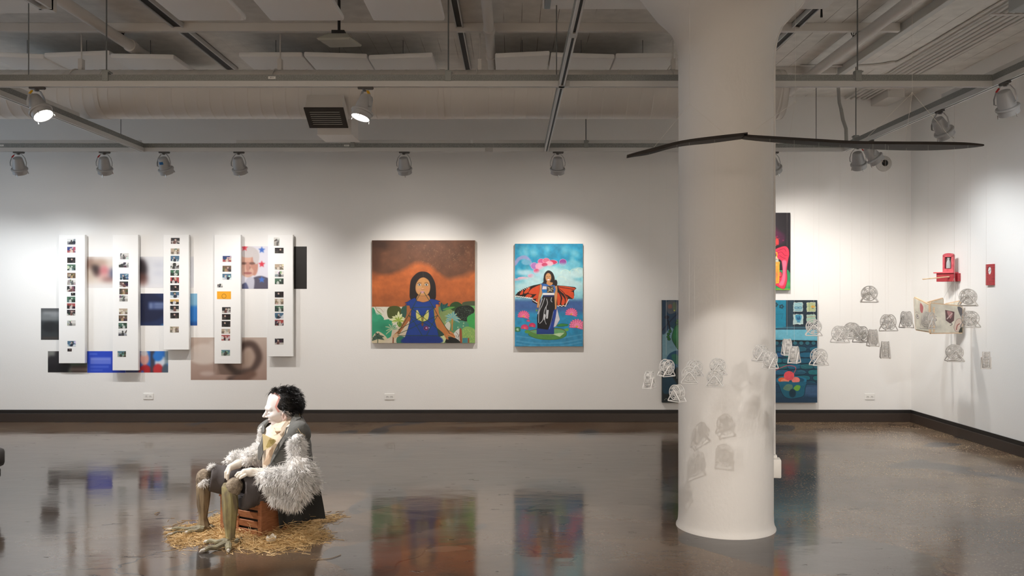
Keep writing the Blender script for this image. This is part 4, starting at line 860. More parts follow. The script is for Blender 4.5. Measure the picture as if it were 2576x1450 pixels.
    c.ell(1900,305,22,12,(230,170,60)); c.ell(1893,322,4,4,(40,50,60)); c.ell(1905,322,4,4,(40,50,60)); c.line([(1834,300),(1926,300)],3,(110,140,110)); c.line([(1860,262),(1862,360)],3,(110,140,110)); c.line([(1840,420),(1926,410)],4,(200,120,90))
    c.rect(1000,545,1945,675,(60,150,180)); c.poly([(1400,545),(1945,545),(1945,665),(1500,650)],(120,190,210),soft=40,al=.8); c.rect(1000,540,1945,552,(20,50,74))
    c.rect(1000,672,1945,1336,(18,60,84)); c.poly([(1000,668),(1300,660),(1700,665),(1945,672),(1945,690),(1000,690)],(14,28,36),False)
    for x in range(1020,1945,66): c.ell(x+28,698,26,22,(44,104,120),edge=(5,(14,30,40)))
    r=np.random.default_rng(8)
    for row in range(9):
        y=740+row*62; o=r.uniform(0,80)
        for x in np.arange(900+o,1950,r.uniform(130,190)): c.poly([(x,y),(x+130,y-4),(x+140,y+42),(x+8,y+48)],(22+r.uniform(0,14),84+r.uniform(0,26),108+r.uniform(0,26)),k=3,edge=(5,(10,34,52)))
        for k in range(7):
            x=r.uniform(1000,1900); c.line([(x,y+15),(x+40,y+8),(x+90,y+24)],3,(60,130,150),True,al=.8)
    c.poly([(1000,1180),(1470,1110),(1945,1130),(1945,1336),(900,1336)],(28,60,88),soft=10,al=.8); c.line([(1470,1140),(1945,1140)],5,(12,34,50)); c.poly([(1740,1180),(1945,1150),(1945,1260),(1780,1240)],(80,110,150),soft=40,al=.6)
    c.poly([(1445,720),(1510,760),(1505,900),(1540,960),(1440,960)],(16,92,108),edge=(5,(10,40,56))); c.rect(300+900,780,1460,900,(16,70,92),soft=20,al=.5)
    c.line([(1480,1000),(1560,960),(1640,938),(1715,960),(1690,1030)],7,(196,84,100),True)
    c.poly([(1530,1120),(1590,1110),(1810,1110),(1815,1190),(1800,1260),(1740,1285),(1640,1292),(1575,1250)],(20,96,120),edge=(6,(12,44,66))); c.ell(1668,1095,155,40,(18,78,104),edge=(9,(26,116,150)))
    c.ell(1570,1092,44,26,(226,110,60)); c.ell(1600,1102,44,22,(240,140,110)); c.ell(1715,1095,44,34,(238,130,120)); c.ell(1643,1048,56,50,(232,86,96))
    for k in range(5): c.line([(1600+k*18,1010),(1612+k*16,1050),(1606+k*18,1090)],2.5,(206,60,76),True)
    c.poly([(1530,1118),(1600,1108),(1700,1118),(1815,1112),(1800,1150),(1560,1150)],(22,100,128)); c.poly([(1580,1190),(1620,1140),(1680,1150),(1660,1210)],(96,130,110)); c.poly([(1690,1190),(1720,1150),(1765,1160),(1740,1210)],(110,170,60)); c.ell(1680,1235,36,46,(14,52,70),soft=10)
    c.tex(.06,8,4); return c
P3=paint3()
mb_dark=mat('dark_canvas_edge',(.03,.035,.04),.6)
painting('wide dark teal painting behind the column, showing yarn balls in a bowl',(1666,755.5,2056,1013.5),P3,d=.05,edge=mb_dark)
def paint4():
    # crop (1920,520)-(2080,760) enlarged 6.04; canvas right edge 413, left part behind the column invented
    c=Cv((-1180,93,414,1266),430,316,(30,22,30)); c.tex(.3,60,5)
    c.ell(-250,520,330,330,(110,24,60),soft=120,al=.8); c.ell(0,420,240,150,(110,20,70),soft=60,al=.9); c.ell(250,480,90,90,(80,20,60),soft=50,al=.8)
    r=np.random.default_rng(5)
    for _ in range(150):
        a=r.uniform(PI,2*PI); x=-180+ (300+r.normal(0,40))*math.cos(a)*1.3; y=560+(230+r.normal(0,40))*math.sin(a); c.ell(x,y,16,12,(150+r.uniform(-30,40),20,84),edge=(3,(70,14,50)),al=.6)
    c.poly([(-520,400),(-300,330),(60,380),(215,480),(240,570),(190,600),(130,680),(40,740),(-200,800),(-420,720),(-540,560)],(226,66,80)); c.ell(210,530,30,54,(206,60,60),edge=(5,(110,30,40))); c.ell(150,505,34,14,(236,200,150),edge=(6,(90,26,40))); c.ell(152,505,10,11,(40,90,60)); c.line([(100,470),(150,455),(200,475)],8,(120,24,50),True); c.ell(-60,505,34,14,(236,200,150),edge=(6,(90,26,40))); c.ell(-58,505,10,11,(40,90,60)); c.ell(50,590,30,40,(236,96,96),soft=20); c.ell(40,690,60,14,(150,24,50))
    c.poly([(-1180,1040),(-300,1000),(380,960),(414,1010),(414,1266),(-1180,1266)],(46,150,96),False); c.ell(330,1180,120,40,(90,180,90),soft=40,al=.7); c.rect(-1180,1245,414,1266,(120,190,60))
    c.poly([(150,690),(200,640),(330,600),(385,640),(400,720),(385,800),(360,960),(370,1100),(330,1240),(270,1240),(180,1190),(130,1170),(150,1050),(270,1070),(300,960),(280,830),(230,790),(190,720)],(228,52,84),edge=(5,(120,16,40)))
    c.poly([(290,830),(355,830),(345,960),(340,1100),(300,1200),(240,1180),(280,1110),(300,980)],(244,130,160),soft=18,al=.8)
    for p in ([(185,690),(250,660),(320,640),(350,680)],[(230,700),(280,690),(330,740),(370,740)],[(250,740),(290,770),(340,790)],[(190,740),(240,700)]): c.line(p,7,(150,20,50),True)
    c.ell(262,1030,24,40,(236,80,90),edge=(5,(140,20,40)))
    c.poly([(60,835),(236,835),(246,900),(240,1130),(210,1160),(60,1165)],(226,160,60),edge=(8,(230,210,60))); c.ell(180,1040,44,46,(226,130,90),soft=20,al=.7); c.rect(120,870,220,900,(230,180,80),soft=8)
    c.poly([(60,810),(235,800),(236,840),(60,845)],(196,196,176),False); c.poly([(120,790),(205,750),(235,800)],(226,190,160),False); c.poly([(60,740),(190,765),(140,790),(60,790)],(120,128,140),False); c.line([(190,690),(212,710),(205,760)],12,(236,200,40),True)
    c.tex(.08,14,7); return c
painting('dark painting of a red figure with yellow jar, hung highest behind the column',(1727,535.5,1988,730),paint4(),edge=mb_dark)

# outlets
def make_outlet():
    r=thing('power_outlet','-','outlet',(0,0,0))
    obj('cover_plate',MB().box((-.058,-.007,-.036),(.058,0,.036),bev=.003),mat('outlet_white',(.84,.83,.80),.35),r,local=True)
    for s in (-1,1):
        o=obj('socket',MB().box((s*.024-.017,-.009,-.014),(s*.024+.017,-.006,.014),bev=.002),mat('socket_white',(.74,.73,.70),.35),r,local=True)
        q=MB()
        for dx in (-.005,.005): q.box((s*.024+dx-.0014,-.0094,-.002),(s*.024+dx+.0014,-.0088,.007))
        q.ball((s*.024+.011,-.009,-.006),.002,6); obj('socket_slot',q,SLOT,o,local=True)
    return r
o=make_outlet(); lb=['white power outlet on the back wall under the photo boards','white power outlet on the back wall left of the brown painting','white power outlet low on the back wall near the right corner']
for i,(px,py) in enumerate(((373.5,997.5),(980,998.5),(2187.5,998.5))):
    q=o if i==0 else copy_tree(o); q.location=P(px,py,YB); q['label']=lb[i]; q['group']='wall outlets'
# security camera dome
c0=P(2222,412,YB); t=thing('security_camera','round white security camera dome high on the back wall near the corner','camera',tuple(c0))
M=Matrix.Translation(c0)@Matrix.Rotation(PI/2,4,'X')
obj('camera_base',MB().lathe([(0,.03),(.075,.03),(.09,.02),(.093,0)],36,M),mat('camera_housing',(.55,.53,.5),.4),t,smooth=40)
obj('camera_lens',MB().lathe([(0,.058),(.018,.054),(.032,.043),(.038,.03)],24,M@Matrix.Translation((.008,.004,0))),mat('dark_lens',(.01,.01,.01),.08),t,smooth=60)
q=MB()
for a in (.8,2.4,3.9,5.5): q.ball(M@Vector((.062*math.cos(a),.062*math.sin(a),.0305)),.003,6)
obj('screw',q,SLOT,t)

# ================================================================ RED WOODEN PIECES AND PICTURE SCREENS BY THE RIGHT WALL
RED=mat('red_stain',(.42,.035,.04),.5,vary=(14,(.30,.02,.03),.4,.6,(1,1,6))); RED2=mat('red_light',(.62,.10,.12),.5,vary=(20,(.5,.06,.08),.4,.6))
WOOD=mat('pale_wood',(.72,.52,.34),.55,vary=(30,(.6,.42,.26),.4,.6,(1,1,8)))
yp=8.32; z0,z1v=Z(718,yp),Z(665,yp); t=thing('red_plaque','narrow red plaque with a round mirror, right of the red shelf piece','plaque',(XR,yp,z0))
hy=.0625; cz=Z(681,yp)
mb=MB(); M=Matrix(((0,-1,0,XR-.022),(-1,0,0,yp),(0,0,1,0),(0,0,0,1)))   # local x -> -Y, local y -> -X
ring=[(.033*math.cos(a),cz+.04*math.sin(a)) for a in np.linspace(0,2*PI,33)[:-1]]
def plate_hole(x0,x1,za,zb,ring,d,M):
    n=len(ring); outer=[]
    cx=sum(p[0] for p in ring)/n; cz_=sum(p[1] for p in ring)/n
    for p in ring:
        dx,dz=p[0]-cx,p[1]-cz_; k=1e9
        if dx>1e-9:k=min(k,(x1-cx)/dx)
        if dx<-1e-9:k=min(k,(x0-cx)/dx)
        if dz>1e-9:k=min(k,(zb-cz_)/dz)
        if dz<-1e-9:k=min(k,(za-cz_)/dz)
        outer.append((cx+dx*k,cz_+dz*k))
    for cxn,czn in ((x0,za),(x1,za),(x1,zb),(x0,zb)):
        i=min(range(n),key=lambda i:(outer[i][0]-cxn)**2+(outer[i][1]-czn)**2); outer[i]=(cxn,czn)
    vs=[];fs=[]
    for y in (0,d):
        for q in (outer,ring): vs+=[M@Vector((p[0],y,p[1])) for p in q]
    for i in range(n):
        j=(i+1)%n; fs+=[(i,j,n+j,n+i),(2*n+i,3*n+i,3*n+j,2*n+j),(i,2*n+i,2*n+j,j),(n+i,n+j,3*n+j,3*n+i)]
    return vs,fs
obj('plaque_board',plate_hole(-hy,hy,z0,z1v,ring,-.02,M),RED,t)
obj('round_mirror',MB().prism([(.035*math.cos(a),cz+.042*math.sin(a)) for a in np.linspace(0,2*PI,33)[:-1]],-.004,Matrix.Translation((.008,0,0))@M),mat('pale_mirror',(.75,.77,.76),.12),t)
obj('needle',MB().tube([(XR-.019,yp+.02,cz-.012),(XR-.019,yp-.022,cz+.010)],.0015,5),SLOT,t)
# red shelf piece: wall block, shelf box and an arched frame with a glass bottle
yc=9.0; t=thing('red_shelf_sculpture','red wooden shelf with an arched frame holding a glass bottle and a pale rod','sculpture',(XR,yc,Z(705,yc)))
zb,zt=Z(709,9.0),Z(688,9.0)
obj('wall_block',MB().box((XR-.03,8.89,Z(708,8.95)),(XR-.001,9.10,Z(688,8.95)),bev=.002),RED,t)
ang=math.radians(-54); Mr=Matrix.Translation((XR-.085,8.98,0))@Matrix.Rotation(ang,4,'Z')     # local -Y looks toward the room
obj('shelf_box',MB().box((-.10,-.05,zb),(.085,.06,zt),Mr,bev=.002),RED,t)
obj('shelf_arm',MB().box((.0,.0,zb+.01),(.06,.066,zt-.01),Mr),RED,t)
obj('shelf_top',MB().box((-.125,-.065,zt),(.085,.065,zt+.012),Mr,bev=.001),RED2,t)
za,ztop=zt+.012,Z(638,9.0)
w_=.056; arc=[(-w_,ztop-.022)]+[(w_*math.sin(a),ztop-.022+.022*math.cos(a)) for a in np.linspace(-PI/2,PI/2,13)]+[(w_,za),(-w_,za)]
inn=[(-.034,za+.035),(.034,za+.035),(.034,ztop-.04),(-.034,ztop-.04)]
Ma=Mr@Matrix.Translation((.02,-.045,0))
fr=MB()
fr.box((-w_,0,za),(-.034,.034,ztop-.022),Ma).box((.034,0,za),(w_,.034,ztop-.022),Ma).box((-.034,0,za),(.034,.034,za+.035),Ma)
top=[(-w_,ztop-.04),(w_,ztop-.04)]+[(w_*math.cos(a),ztop-.024+.024*math.sin(a)) for a in np.linspace(0,PI,13)]
fr.prism(top,.034,Ma); obj('arched_frame',fr,RED2,t)
obj('frame_back',MB().box((-.036,.028,za+.03),(.036,.033,ztop-.035),Ma),mat('frame_back',(.16,.13,.12),.6),t)
bt=Ma@Matrix.Translation((0,.014,za+.037)); obj('glass_bottle',MB().lathe([(0,0),(.022,.002),(.024,.01),(.023,.06),(.012,.085),(.010,.10),(.014,.104),(.013,.112)],20,bt),mat('bottle_glass',(.85,.87,.86),.1,trans=.55),t,smooth=50)
obj('wooden_rod',MB().tube([Mr@Vector((.04,-.055,(zb+zt)/2+.005)),Mr@Vector((.02,-.075,(zb+zt)/2+.004)),P(2321,703,8.88)],.006,8),WOOD,t)
# folding screens with painted eyes and ear, hung from cords
SCR=matcol('screen_print',.5)
def screen_cv(kind):
    c=Cv((0,0,100,90),150,135,(206,200,184)); c.a*=(.90+.24*vnoise(150,135,30,kind,4))[...,None]
    def eye(x,y,s,fl=1):
        c.poly([(x-10*s*fl,y+2*s),(x,y-8*s),(x+11*s*fl,y+3*s),(x,y+9*s)],(206,200,190),edge=(1.6,(120,108,102))); c.ell(x,y,3.4*s,4*s,(120,112,106)); c.ell(x,y,1.6*s,2.*s,(60,54,54)); c.line([(x-12*s,y-12*s),(x,y-16*s),(x+12*s,y-11*s)],2.2*s,(160,144,136),True)
    if kind==1: eye(16,50,.8); eye(80,60,.7); c.poly([(36,6),(52,14),(46,34),(34,30)],(186,110,110)); c.ell(46,60,20,18,(170,160,150),soft=12,al=.5)
    elif kind==2:
        c.poly([(44,16),(74,20),(72,50),(60,60),(46,50)],(92,62,62),sm=False); c.poly([(50,20),(68,24),(60,44)],(170,120,120)); c.line([(50,45),(66,26)],3,(206,186,180)); c.line([(58,52),(66,62),(60,66)],2,(80,70,68),True); c.poly([(84,2),(100,8),(100,40),(90,26)],(90,88,92)); eye(9,48,.7)
        c.poly([(78,86),(72,72),(80,48),(92,42),(98,52),(96,74),(88,86)],(210,190,176),edge=(1.6,(160,134,124))); c.line([(80,80),(83,66),(90,60)],3,(150,80,70),True); c.poly([(92,76),(100,70),(100,90),(88,90)],(50,52,40))
    else: c.ell(50,40,30,20,(170,160,150),soft=10)
    return c
ys=8.6
t=thing('hanging_screens','four linked wooden screens printed with eyes and an ear, hanging by the right wall','sculpture',tuple(P(2365,850,ys)))
quad=[((2299,750),(2303,829),8.72,(2345,773),(2345,836),8.42,1),((2342,764),(2343,838),8.40,(2421,772),(2421,837),8.62,2),((2318,767),(2320,820),8.84,(2373,752),(2373,800),9.02,3),((2378,766),(2378,826),8.90,(2413,759),(2414,826),8.78,3)]
for (a,b,ya,c_,d,yb,k) in quad:
    TL,BL,TR,BR=[np.array(P(*q,yy)) for q,yy in ((a,ya),(b,ya),(c_,yb),(d,yb))]
    nr=Vector(np.cross(TR-TL,BL-TL)).normalized(); nr=nr if nr.y<0 else -nr; nv=np.array(nr)
    def mp(u,v,TL=TL,TR=TR,BL=BL,BR=BR,nv=nv):
        u=u[:,None];v=v[:,None]; return (TL*(1-u)+TR*u)*(1-v)+(BL*(1-u)+BR*u)*v+nv*.001
    so=picture('printed_screen',screen_cv(k),mp,SCR,t); sm_=so.modifiers.new('canvas','SOLIDIFY'); sm_.thickness=.002
    f=MB()
    for p,q in ((TL,TR),(TR,BR),(BR,BL),(BL,TL)):
        p=Vector(p)-nr*.011; q=Vector(q)-nr*.011; dd=(q-p).normalized(); s=dd.cross(nr).normalized()
        f.add([p+s*.011-nr*.009,p-s*.011-nr*.009,q-s*.011-nr*.009,q+s*.011-nr*.009,p+s*.011+nr*.009,p-s*.011+nr*.009,q-s*.011+nr*.009,q+s*.011+nr*.009],[(0,1,2,3),(7,6,5,4),(0,4,5,1),(1,5,6,2),(2,6,7,3),(3,7,4,0)])
    obj('wooden_frame',f,WOOD,t)
apex=P(2401,700,8.70); cd=MB()
for q,yy in (((2373,752),9.01),((2401,771),8.57),((2413,759),8.78)): cd.tube([P(*q,yy),apex],.0012,5)
cd.tube([apex,Vector((apex.x,apex.y,ZC))],.001,5)
obj('hanging_cord',cd,mat('cord',(.6,.58,.54),.6),t)

# black bench reaching in at the left edge
xe=X(17,6.15); t=thing('bench','black padded bench end reaching into the picture at the left edge','bench',(xe-.6,5.9,0))
obj('cushion',MB().box((xe-1.2,5.65,Z(1190,5.9)),(xe,6.15,Z(1141,5.9)),bev=.03),mat('black_leather',(.022,.020,.018),.4,bump=(40,.2,.004)),t,smooth=50)
obj('seat_frame',MB().box((xe-1.16,5.7,Z(1216,5.9)),(X(4,6.1),6.1,Z(1192,5.9)),bev=.012),mat('black_metal',(.015,.014,.014),.35,metal=.5),t,smooth=50)
for x in (xe-1.1,xe-.16):
    for y in (5.74,6.02): obj('leg',MB().box((x,y,0),(x+.04,y+.04,.20)),MATS['black_metal'],t)
# ================================================================ THE MOBILE: DARK BLADES AND WHITE WHEELS
YN=4.5
DW=mat('dark_wood',(.012,.009,.007),.55,spec=.3,vary=(9,(.022,.016,.013),.4,.65,(.6,8,8)),bump=(60,.15,.002,(.3,6,6)))
mob=thing('mobile_sculpture','long dark wooden double blade hung on cords in front of the column','sculpture',tuple(P(1880,345,YN)))
def blade(st,name):
    sm=[cat([s[i] for s in st] if False else [(s[0],s[i]) for s in st],False,4) for i in (1,2,3)]
    n=len(sm[0]); vs=[];fs=[]
    for i in range(n):
        px=sm[0][i][0]; yt,ym,yb=sm[0][i][1],sm[1][i][1],sm[2][i][1]
        zt,zb=Z(yt,YN),Z(ym,YN); Yf=YN*(CY-ym)/(CY-max(yb,ym+.3)); x=X(px,YN); w=Yf-YN
        ring=[(x,YN,zt),(x,YN+w*.25,zt+.004),(x,YN+w*.75,zt+.003),(x,Yf,zb+(zt-zb)*.55),(x,Yf,zb),(x,YN+w*.5,zb-.0015),(x,YN,zb)]
        vs+=ring
    m=7
    for i in range(n-1):
        for k in range(m): fs.append((i*m+k,i*m+(k+1)%m,(i+1)*m+(k+1)%m,(i+1)*m+k))
    fs.append(tuple(range(m))[::-1]); fs.append(tuple((n-1)*m+k for k in range(m)))
    return obj(name,(vs,fs),DW,mob,smooth=35)
blade([(1578,391,396,398.5),(1600,384,390,395),(1640,373,382,389),(1716,353.5,361,370),(1800,342,350,361),(1868,334.5,342.5,352),(1881,333,341,350)],'short_blade')
blade([(1872,337,344,349),(1885,339,345.5,352),(1950,343,350,358),(2050,349,356,365),(2150,354.5,362,371.5),(2250,356,363,377),(2350,356.5,364,379),(2420,358,365,377),(2460,361,366,372.5),(2476,364,366.5,369)],'long_blade')
cord=mat('white_cord',(.75,.73,.68),.5); cd=MB()
ap1=P(2001,257,4.57); ap2=P(2295,234,4.57); ap3=P(1735,262,4.57)
for ap,ends,top in ((ap1,(P(1880,338,4.53),P(1985,346,4.58)),ZC),(ap2,(P(2170,357,4.56),P(2405,362,4.60),P(2276,362,4.55)),ZC),(ap3,(P(1640,377,4.52),P(1830,343,4.52)),DPZ)):
    for e in ends: cd.tube([ap,e],.0009,5)
    cd.tube([ap,Vector((ap.x,ap.y,top))],.0008,5); cd.ball(ap,.004,6)
obj('suspension_cord',cd,cord,mob)
# one wheel on its stand, built once and copied
PL=mat('white_clear_plastic',(.96,.96,.955),.22); PLR=mat('white_plastic_rod',(.97,.97,.965),.25)
def clear(m,tl,tp):
    """thin milky plastic: partly scatters light through, partly see-through"""
    nt=m.node_tree; N=nt.nodes.new; pb=nt.nodes['Principled BSDF']; out=nt.nodes['Material Output']
    t=N('ShaderNodeBsdfTranslucent'); t.inputs['Color'].default_value=(.97,.97,.965,1); x=N('ShaderNodeBsdfTransparent'); m1=N('ShaderNodeMixShader'); m2=N('ShaderNodeMixShader')
    m1.inputs[0].default_value=tl; m2.inputs[0].default_value=tp; nt.links.new(pb.outputs[0],m1.inputs[1]); nt.links.new(t.outputs[0],m1.inputs[2]); nt.links.new(m1.outputs[0],m2.inputs[1]); nt.links.new(x.outputs[0],m2.inputs[2]); nt.links.new(m2.outputs[0],out.inputs['Surface'])
clear(PL,.45,.38); clear(PLR,.35,.12)
def make_wheel():
    t=thing('toy_wheel','-','toy wheel',(0,0,0)); w=MB(); R=.039; zc=.047
    def circ(r,y,n=32): return [(r*math.cos(2*PI*k/n),y,zc+r*math.sin(2*PI*k/n)) for k in range(n)]
    for y in (-.016,.016):
        w.tube(circ(R,y,30),.0027,6,closed=True)
        for r in (.028,.019,.011): w.tube(circ(r,y,24),.0016,5,closed=True)
        for k in range(8):
            a=2*PI*k/8; w.tube([(.004*math.cos(a),y,zc+.004*math.sin(a)),(R*math.cos(a),y,zc+R*math.sin(a))],.0015,5)
    for k in range(14):
        a=2*PI*k/14; w.tube([(R*math.cos(a),-.016,zc+R*math.sin(a)),(R*math.cos(a),.016,zc+R*math.sin(a))],.0014,5)
    obj('wheel',w,PL,t,local=True,smooth=60)
    pd_=MB()
    for k in range(6):
        a=2*PI*k/6+.3; pd_.ball((.031*math.cos(a),0,zc+.031*math.sin(a)),(.0085,.011,.0085),10)
    pd_.tube([(0,-.024,zc),(0,.024,zc)],.004,8).ball((0,0,zc),(.009,.012,.009),10)
    obj('hub_and_pods',pd_,PL,t,local=True,smooth=60)
    s=MB()
    for y in (-.022,.022): s.tube(cat([(-.040,y,.002),(-.037,y,.0),(.037,y,0),(.042,y,.003),(.040,y,.008),(.008,y,zc+.004),(0,y,zc+.008),(-.008,y,zc+.004),(-.040,y,.009)],True,3),.0029,6,closed=True)
    for x in (-.039,.039): s.tube([(x,-.022,.001),(x,.022,.001)],.0026,6)
    obj('stand',s,PLR,t,local=True,smooth=60)
    obj('hanging_thread',MB().tube([(0,0,zc+.008),(0,0,zc+R),(0,0,1.0)],.00032,4),cord,t,local=True)
    return t
W0=make_wheel()
# px, py of the middle, depth, turn, tilt, label
WL=[(1634,955,4.52,62,0,'white plastic wheel on a stand, first from the left against the white wall'),
(1676,925,4.56,35,8,'white wheel hanging over the left edge of the dark teal painting, upper one'),
(1703,989,4.50,-55,0,'lowest hanging white wheel, at the bottom left corner of the teal painting'),
(1747,926,4.64,12,0,'white wheel at the left flank of the column, behind the nearer one'),
(1734,943,4.50,-12,0,'nearer white wheel with its stand in full view at the left flank of the column'),
(1806,922,4.64,5,0,'faint white wheel hanging before the middle of the column, upper one of two'),
(1798,952,4.52,-20,0,'faint white wheel hanging before the middle of the column, lower one of two'),
(1914,888,4.62,20,5,'white wheel before the right part of the column, behind a nearer one'),
(1937,906,4.50,40,6,'white wheel straddling the right edge of the column'),
(1980,873,4.62,84,0,'white wheel seen edge on, in front of the teal painting beside the column'),
(1998,892,4.50,58,0,'white wheel in front of the teal painting, just above the painted yarn bowl'),
(2047,824,4.60,-16,0,'white wheel at the right edge of the teal painting, beside the painted window'),
(2060,898,4.52,8,0,'white wheel over the lower right edge of the teal painting'),
(2113,841,4.54,14,0,'leftmost white wheel of the overlapping cluster right of the teal painting'),
(2143,832,4.62,-8,0,'topmost white wheel of the overlapping cluster right of the teal painting'),
(2166,841,4.68,30,0,'white wheel at the right side of the overlapping cluster, behind the others'),
(2187,740,4.60,-28,3,'pale white wheel hanging alone high up, left of the red shelf piece'),
(2196,850,4.50,80,0,'white wheel seen edge on at the right end of the overlapping cluster'),
(2235,812,4.54,24,-3,'white wheel with its stand in view, second to the left of the printed screens'),
(2280,804,4.60,86,0,'white wheel seen edge on, touching the left side of the printed screens'),
(2227,880,4.50,72,0,'narrow looking white wheel hanging below its neighbours, left of the printed screens'),
(2335,806,4.52,38,4,'white wheel hanging in front of the printed screens'),
(2435,748,4.50,-40,-8,'white wheel at the upper right corner of the printed screens, under the red shelf'),
(2441,803,4.60,0,0,'white wheel facing the viewer at the right side of the printed screens'),
(2401,888,4.56,-12,5,'white wheel hanging below the printed screens, in their shadow'),
(2481,906,4.52,60,0,'last white wheel on the right, hanging against the right wall')]
def blade_z(px):
    st=[(1578,396),(1640,382),(1716,361),(1800,350),(1868,343),(1885,345.5),(1950,350),(2050,356),(2150,362),(2250,363),(2350,364),(2420,365),(2476,366.5)]
    for (a,ya),(b,yb) in zip(st[:-1],st[1:]):
        if px<=b: return Z(ya+(yb-ya)*(px-a)/(b-a),YN)
    return Z(366,YN)
W0n=len(W0.children)
for i,(px,py,Yw,yaw,tilt,lb) in enumerate(WL):
    q=W0 if i==0 else copy_tree(W0); c=P(px,py,Yw)
    q.location=(c.x,c.y,c.z-.044); q.rotation_euler=(math.radians(tilt*.6),0,math.radians(yaw)); q['label']=lb; q['group']='white wheels hung from the blades'
    ztop=blade_z(min(max(px,1585),2470)); 
    for ch in q.children:
        if ch.name.startswith('hanging_thread'):
            ch.scale=(1,1,1); ch.rotation_euler=(0,0,0)
            # the thread hangs plumb whatever the tilt of the wheel
            ch.matrix_parent_inverse=Matrix(); Rm=Euler(q.rotation_euler).to_matrix().to_4x4()
            ch.matrix_local=Rm.inverted()@Matrix.Translation((0,0,.047))@Matrix.Diagonal((1,1,(ztop-q.location.z-.047)/1.0,1))@Matrix.Translation((0,0,0))
# ================================================================ SEATED FIGURE ON A CRATE
def zz(u,v,Y): return P(400+u/3.021,940+v/3.021,Y)     # u,v: crop (400,940)-(920,1420) enlarged 3.021
YQ=5.42
# ---- crate
C0=Vector((-1.522,5.17,0)); dr=Vector((.507,.862,0)); dl=Vector((-.862,.507,0)); HC=.232; LR=.40; LL=.36
crate=thing('wooden_crate','reddish brown slatted wooden crate that the seated figure sits on','crate',tuple(C0+dr*LR/2+dl*LL/2))
CW=mat('cedar_wood',(.40,.165,.075),.5,vary=(10,(.30,.115,.05),.4,.62,(2,2,14)),bump=(60,.15,.002,(1,1,6)))
Mc=Matrix(((dr.x,dl.x,0,C0.x),(dr.y,dl.y,0,C0.y),(0,0,1,0),(0,0,0,1)))   # local x = right face, y = left face
obj('side_panel',MB().box((.018,0,.0),(LR,.014,HC-.012),Mc,bev=.002),CW,crate)
obj('side_panel',MB().box((.018,LL-.014,.0),(LR,LL,HC-.012),Mc,bev=.002),CW,crate)
obj('corner_post',MB().box((0,-.001,0),(.018,.03,HC-.012),Mc,bev=.002),CW,crate)
obj('corner_post',MB().box((0,LL-.03,0),(.018,LL,HC-.012),Mc,bev=.002),CW,crate)
obj('lid',MB().box((-.006,-.006,HC-.012),(LR+.004,LL+.006,HC),Mc,bev=.002),CW,crate)
obj('back_panel',MB().box((LR-.012,.015,.0),(LR,LL-.015,HC-.014),Mc),CW,crate)
for i in range(4):
    z=.006+i*.054
    Ms=Mc@Matrix.Translation((.004,0,z))@Matrix.Rotation(math.radians(-16),4,'Y')
    obj('slat',MB().box((0,.03,0),(.008,LL-.03,.044),Ms,bev=.0015),CW,crate)
obj('crate_inside',MB().box((.03,.016,.01),(.034,LL-.016,HC-.02),Mc),mat('dark_inside',(.03,.018,.012),.8),crate)
obj('knob',MB().tube([Mc@Vector((-.002,.20,.125)),Mc@Vector((-.022,.20,.125))],[.008,.010],10),mat('cream_knob',(.75,.68,.55),.4),crate)
obj('stile',MB().box((-.004,.195,.01),(.006,.225,HC-.015),Mc),CW,crate)

fig=thing('puppet','white faced seated figure in a grey jacket with feathered arms and bird legs','puppet',tuple(Mc@Vector((LR/2,LL/2,HC))))
fig['label']='seated person with white face, grey jacket, feathered arms and bird legs on a crate'  # a sculpture: puppet man with wooden bird legs
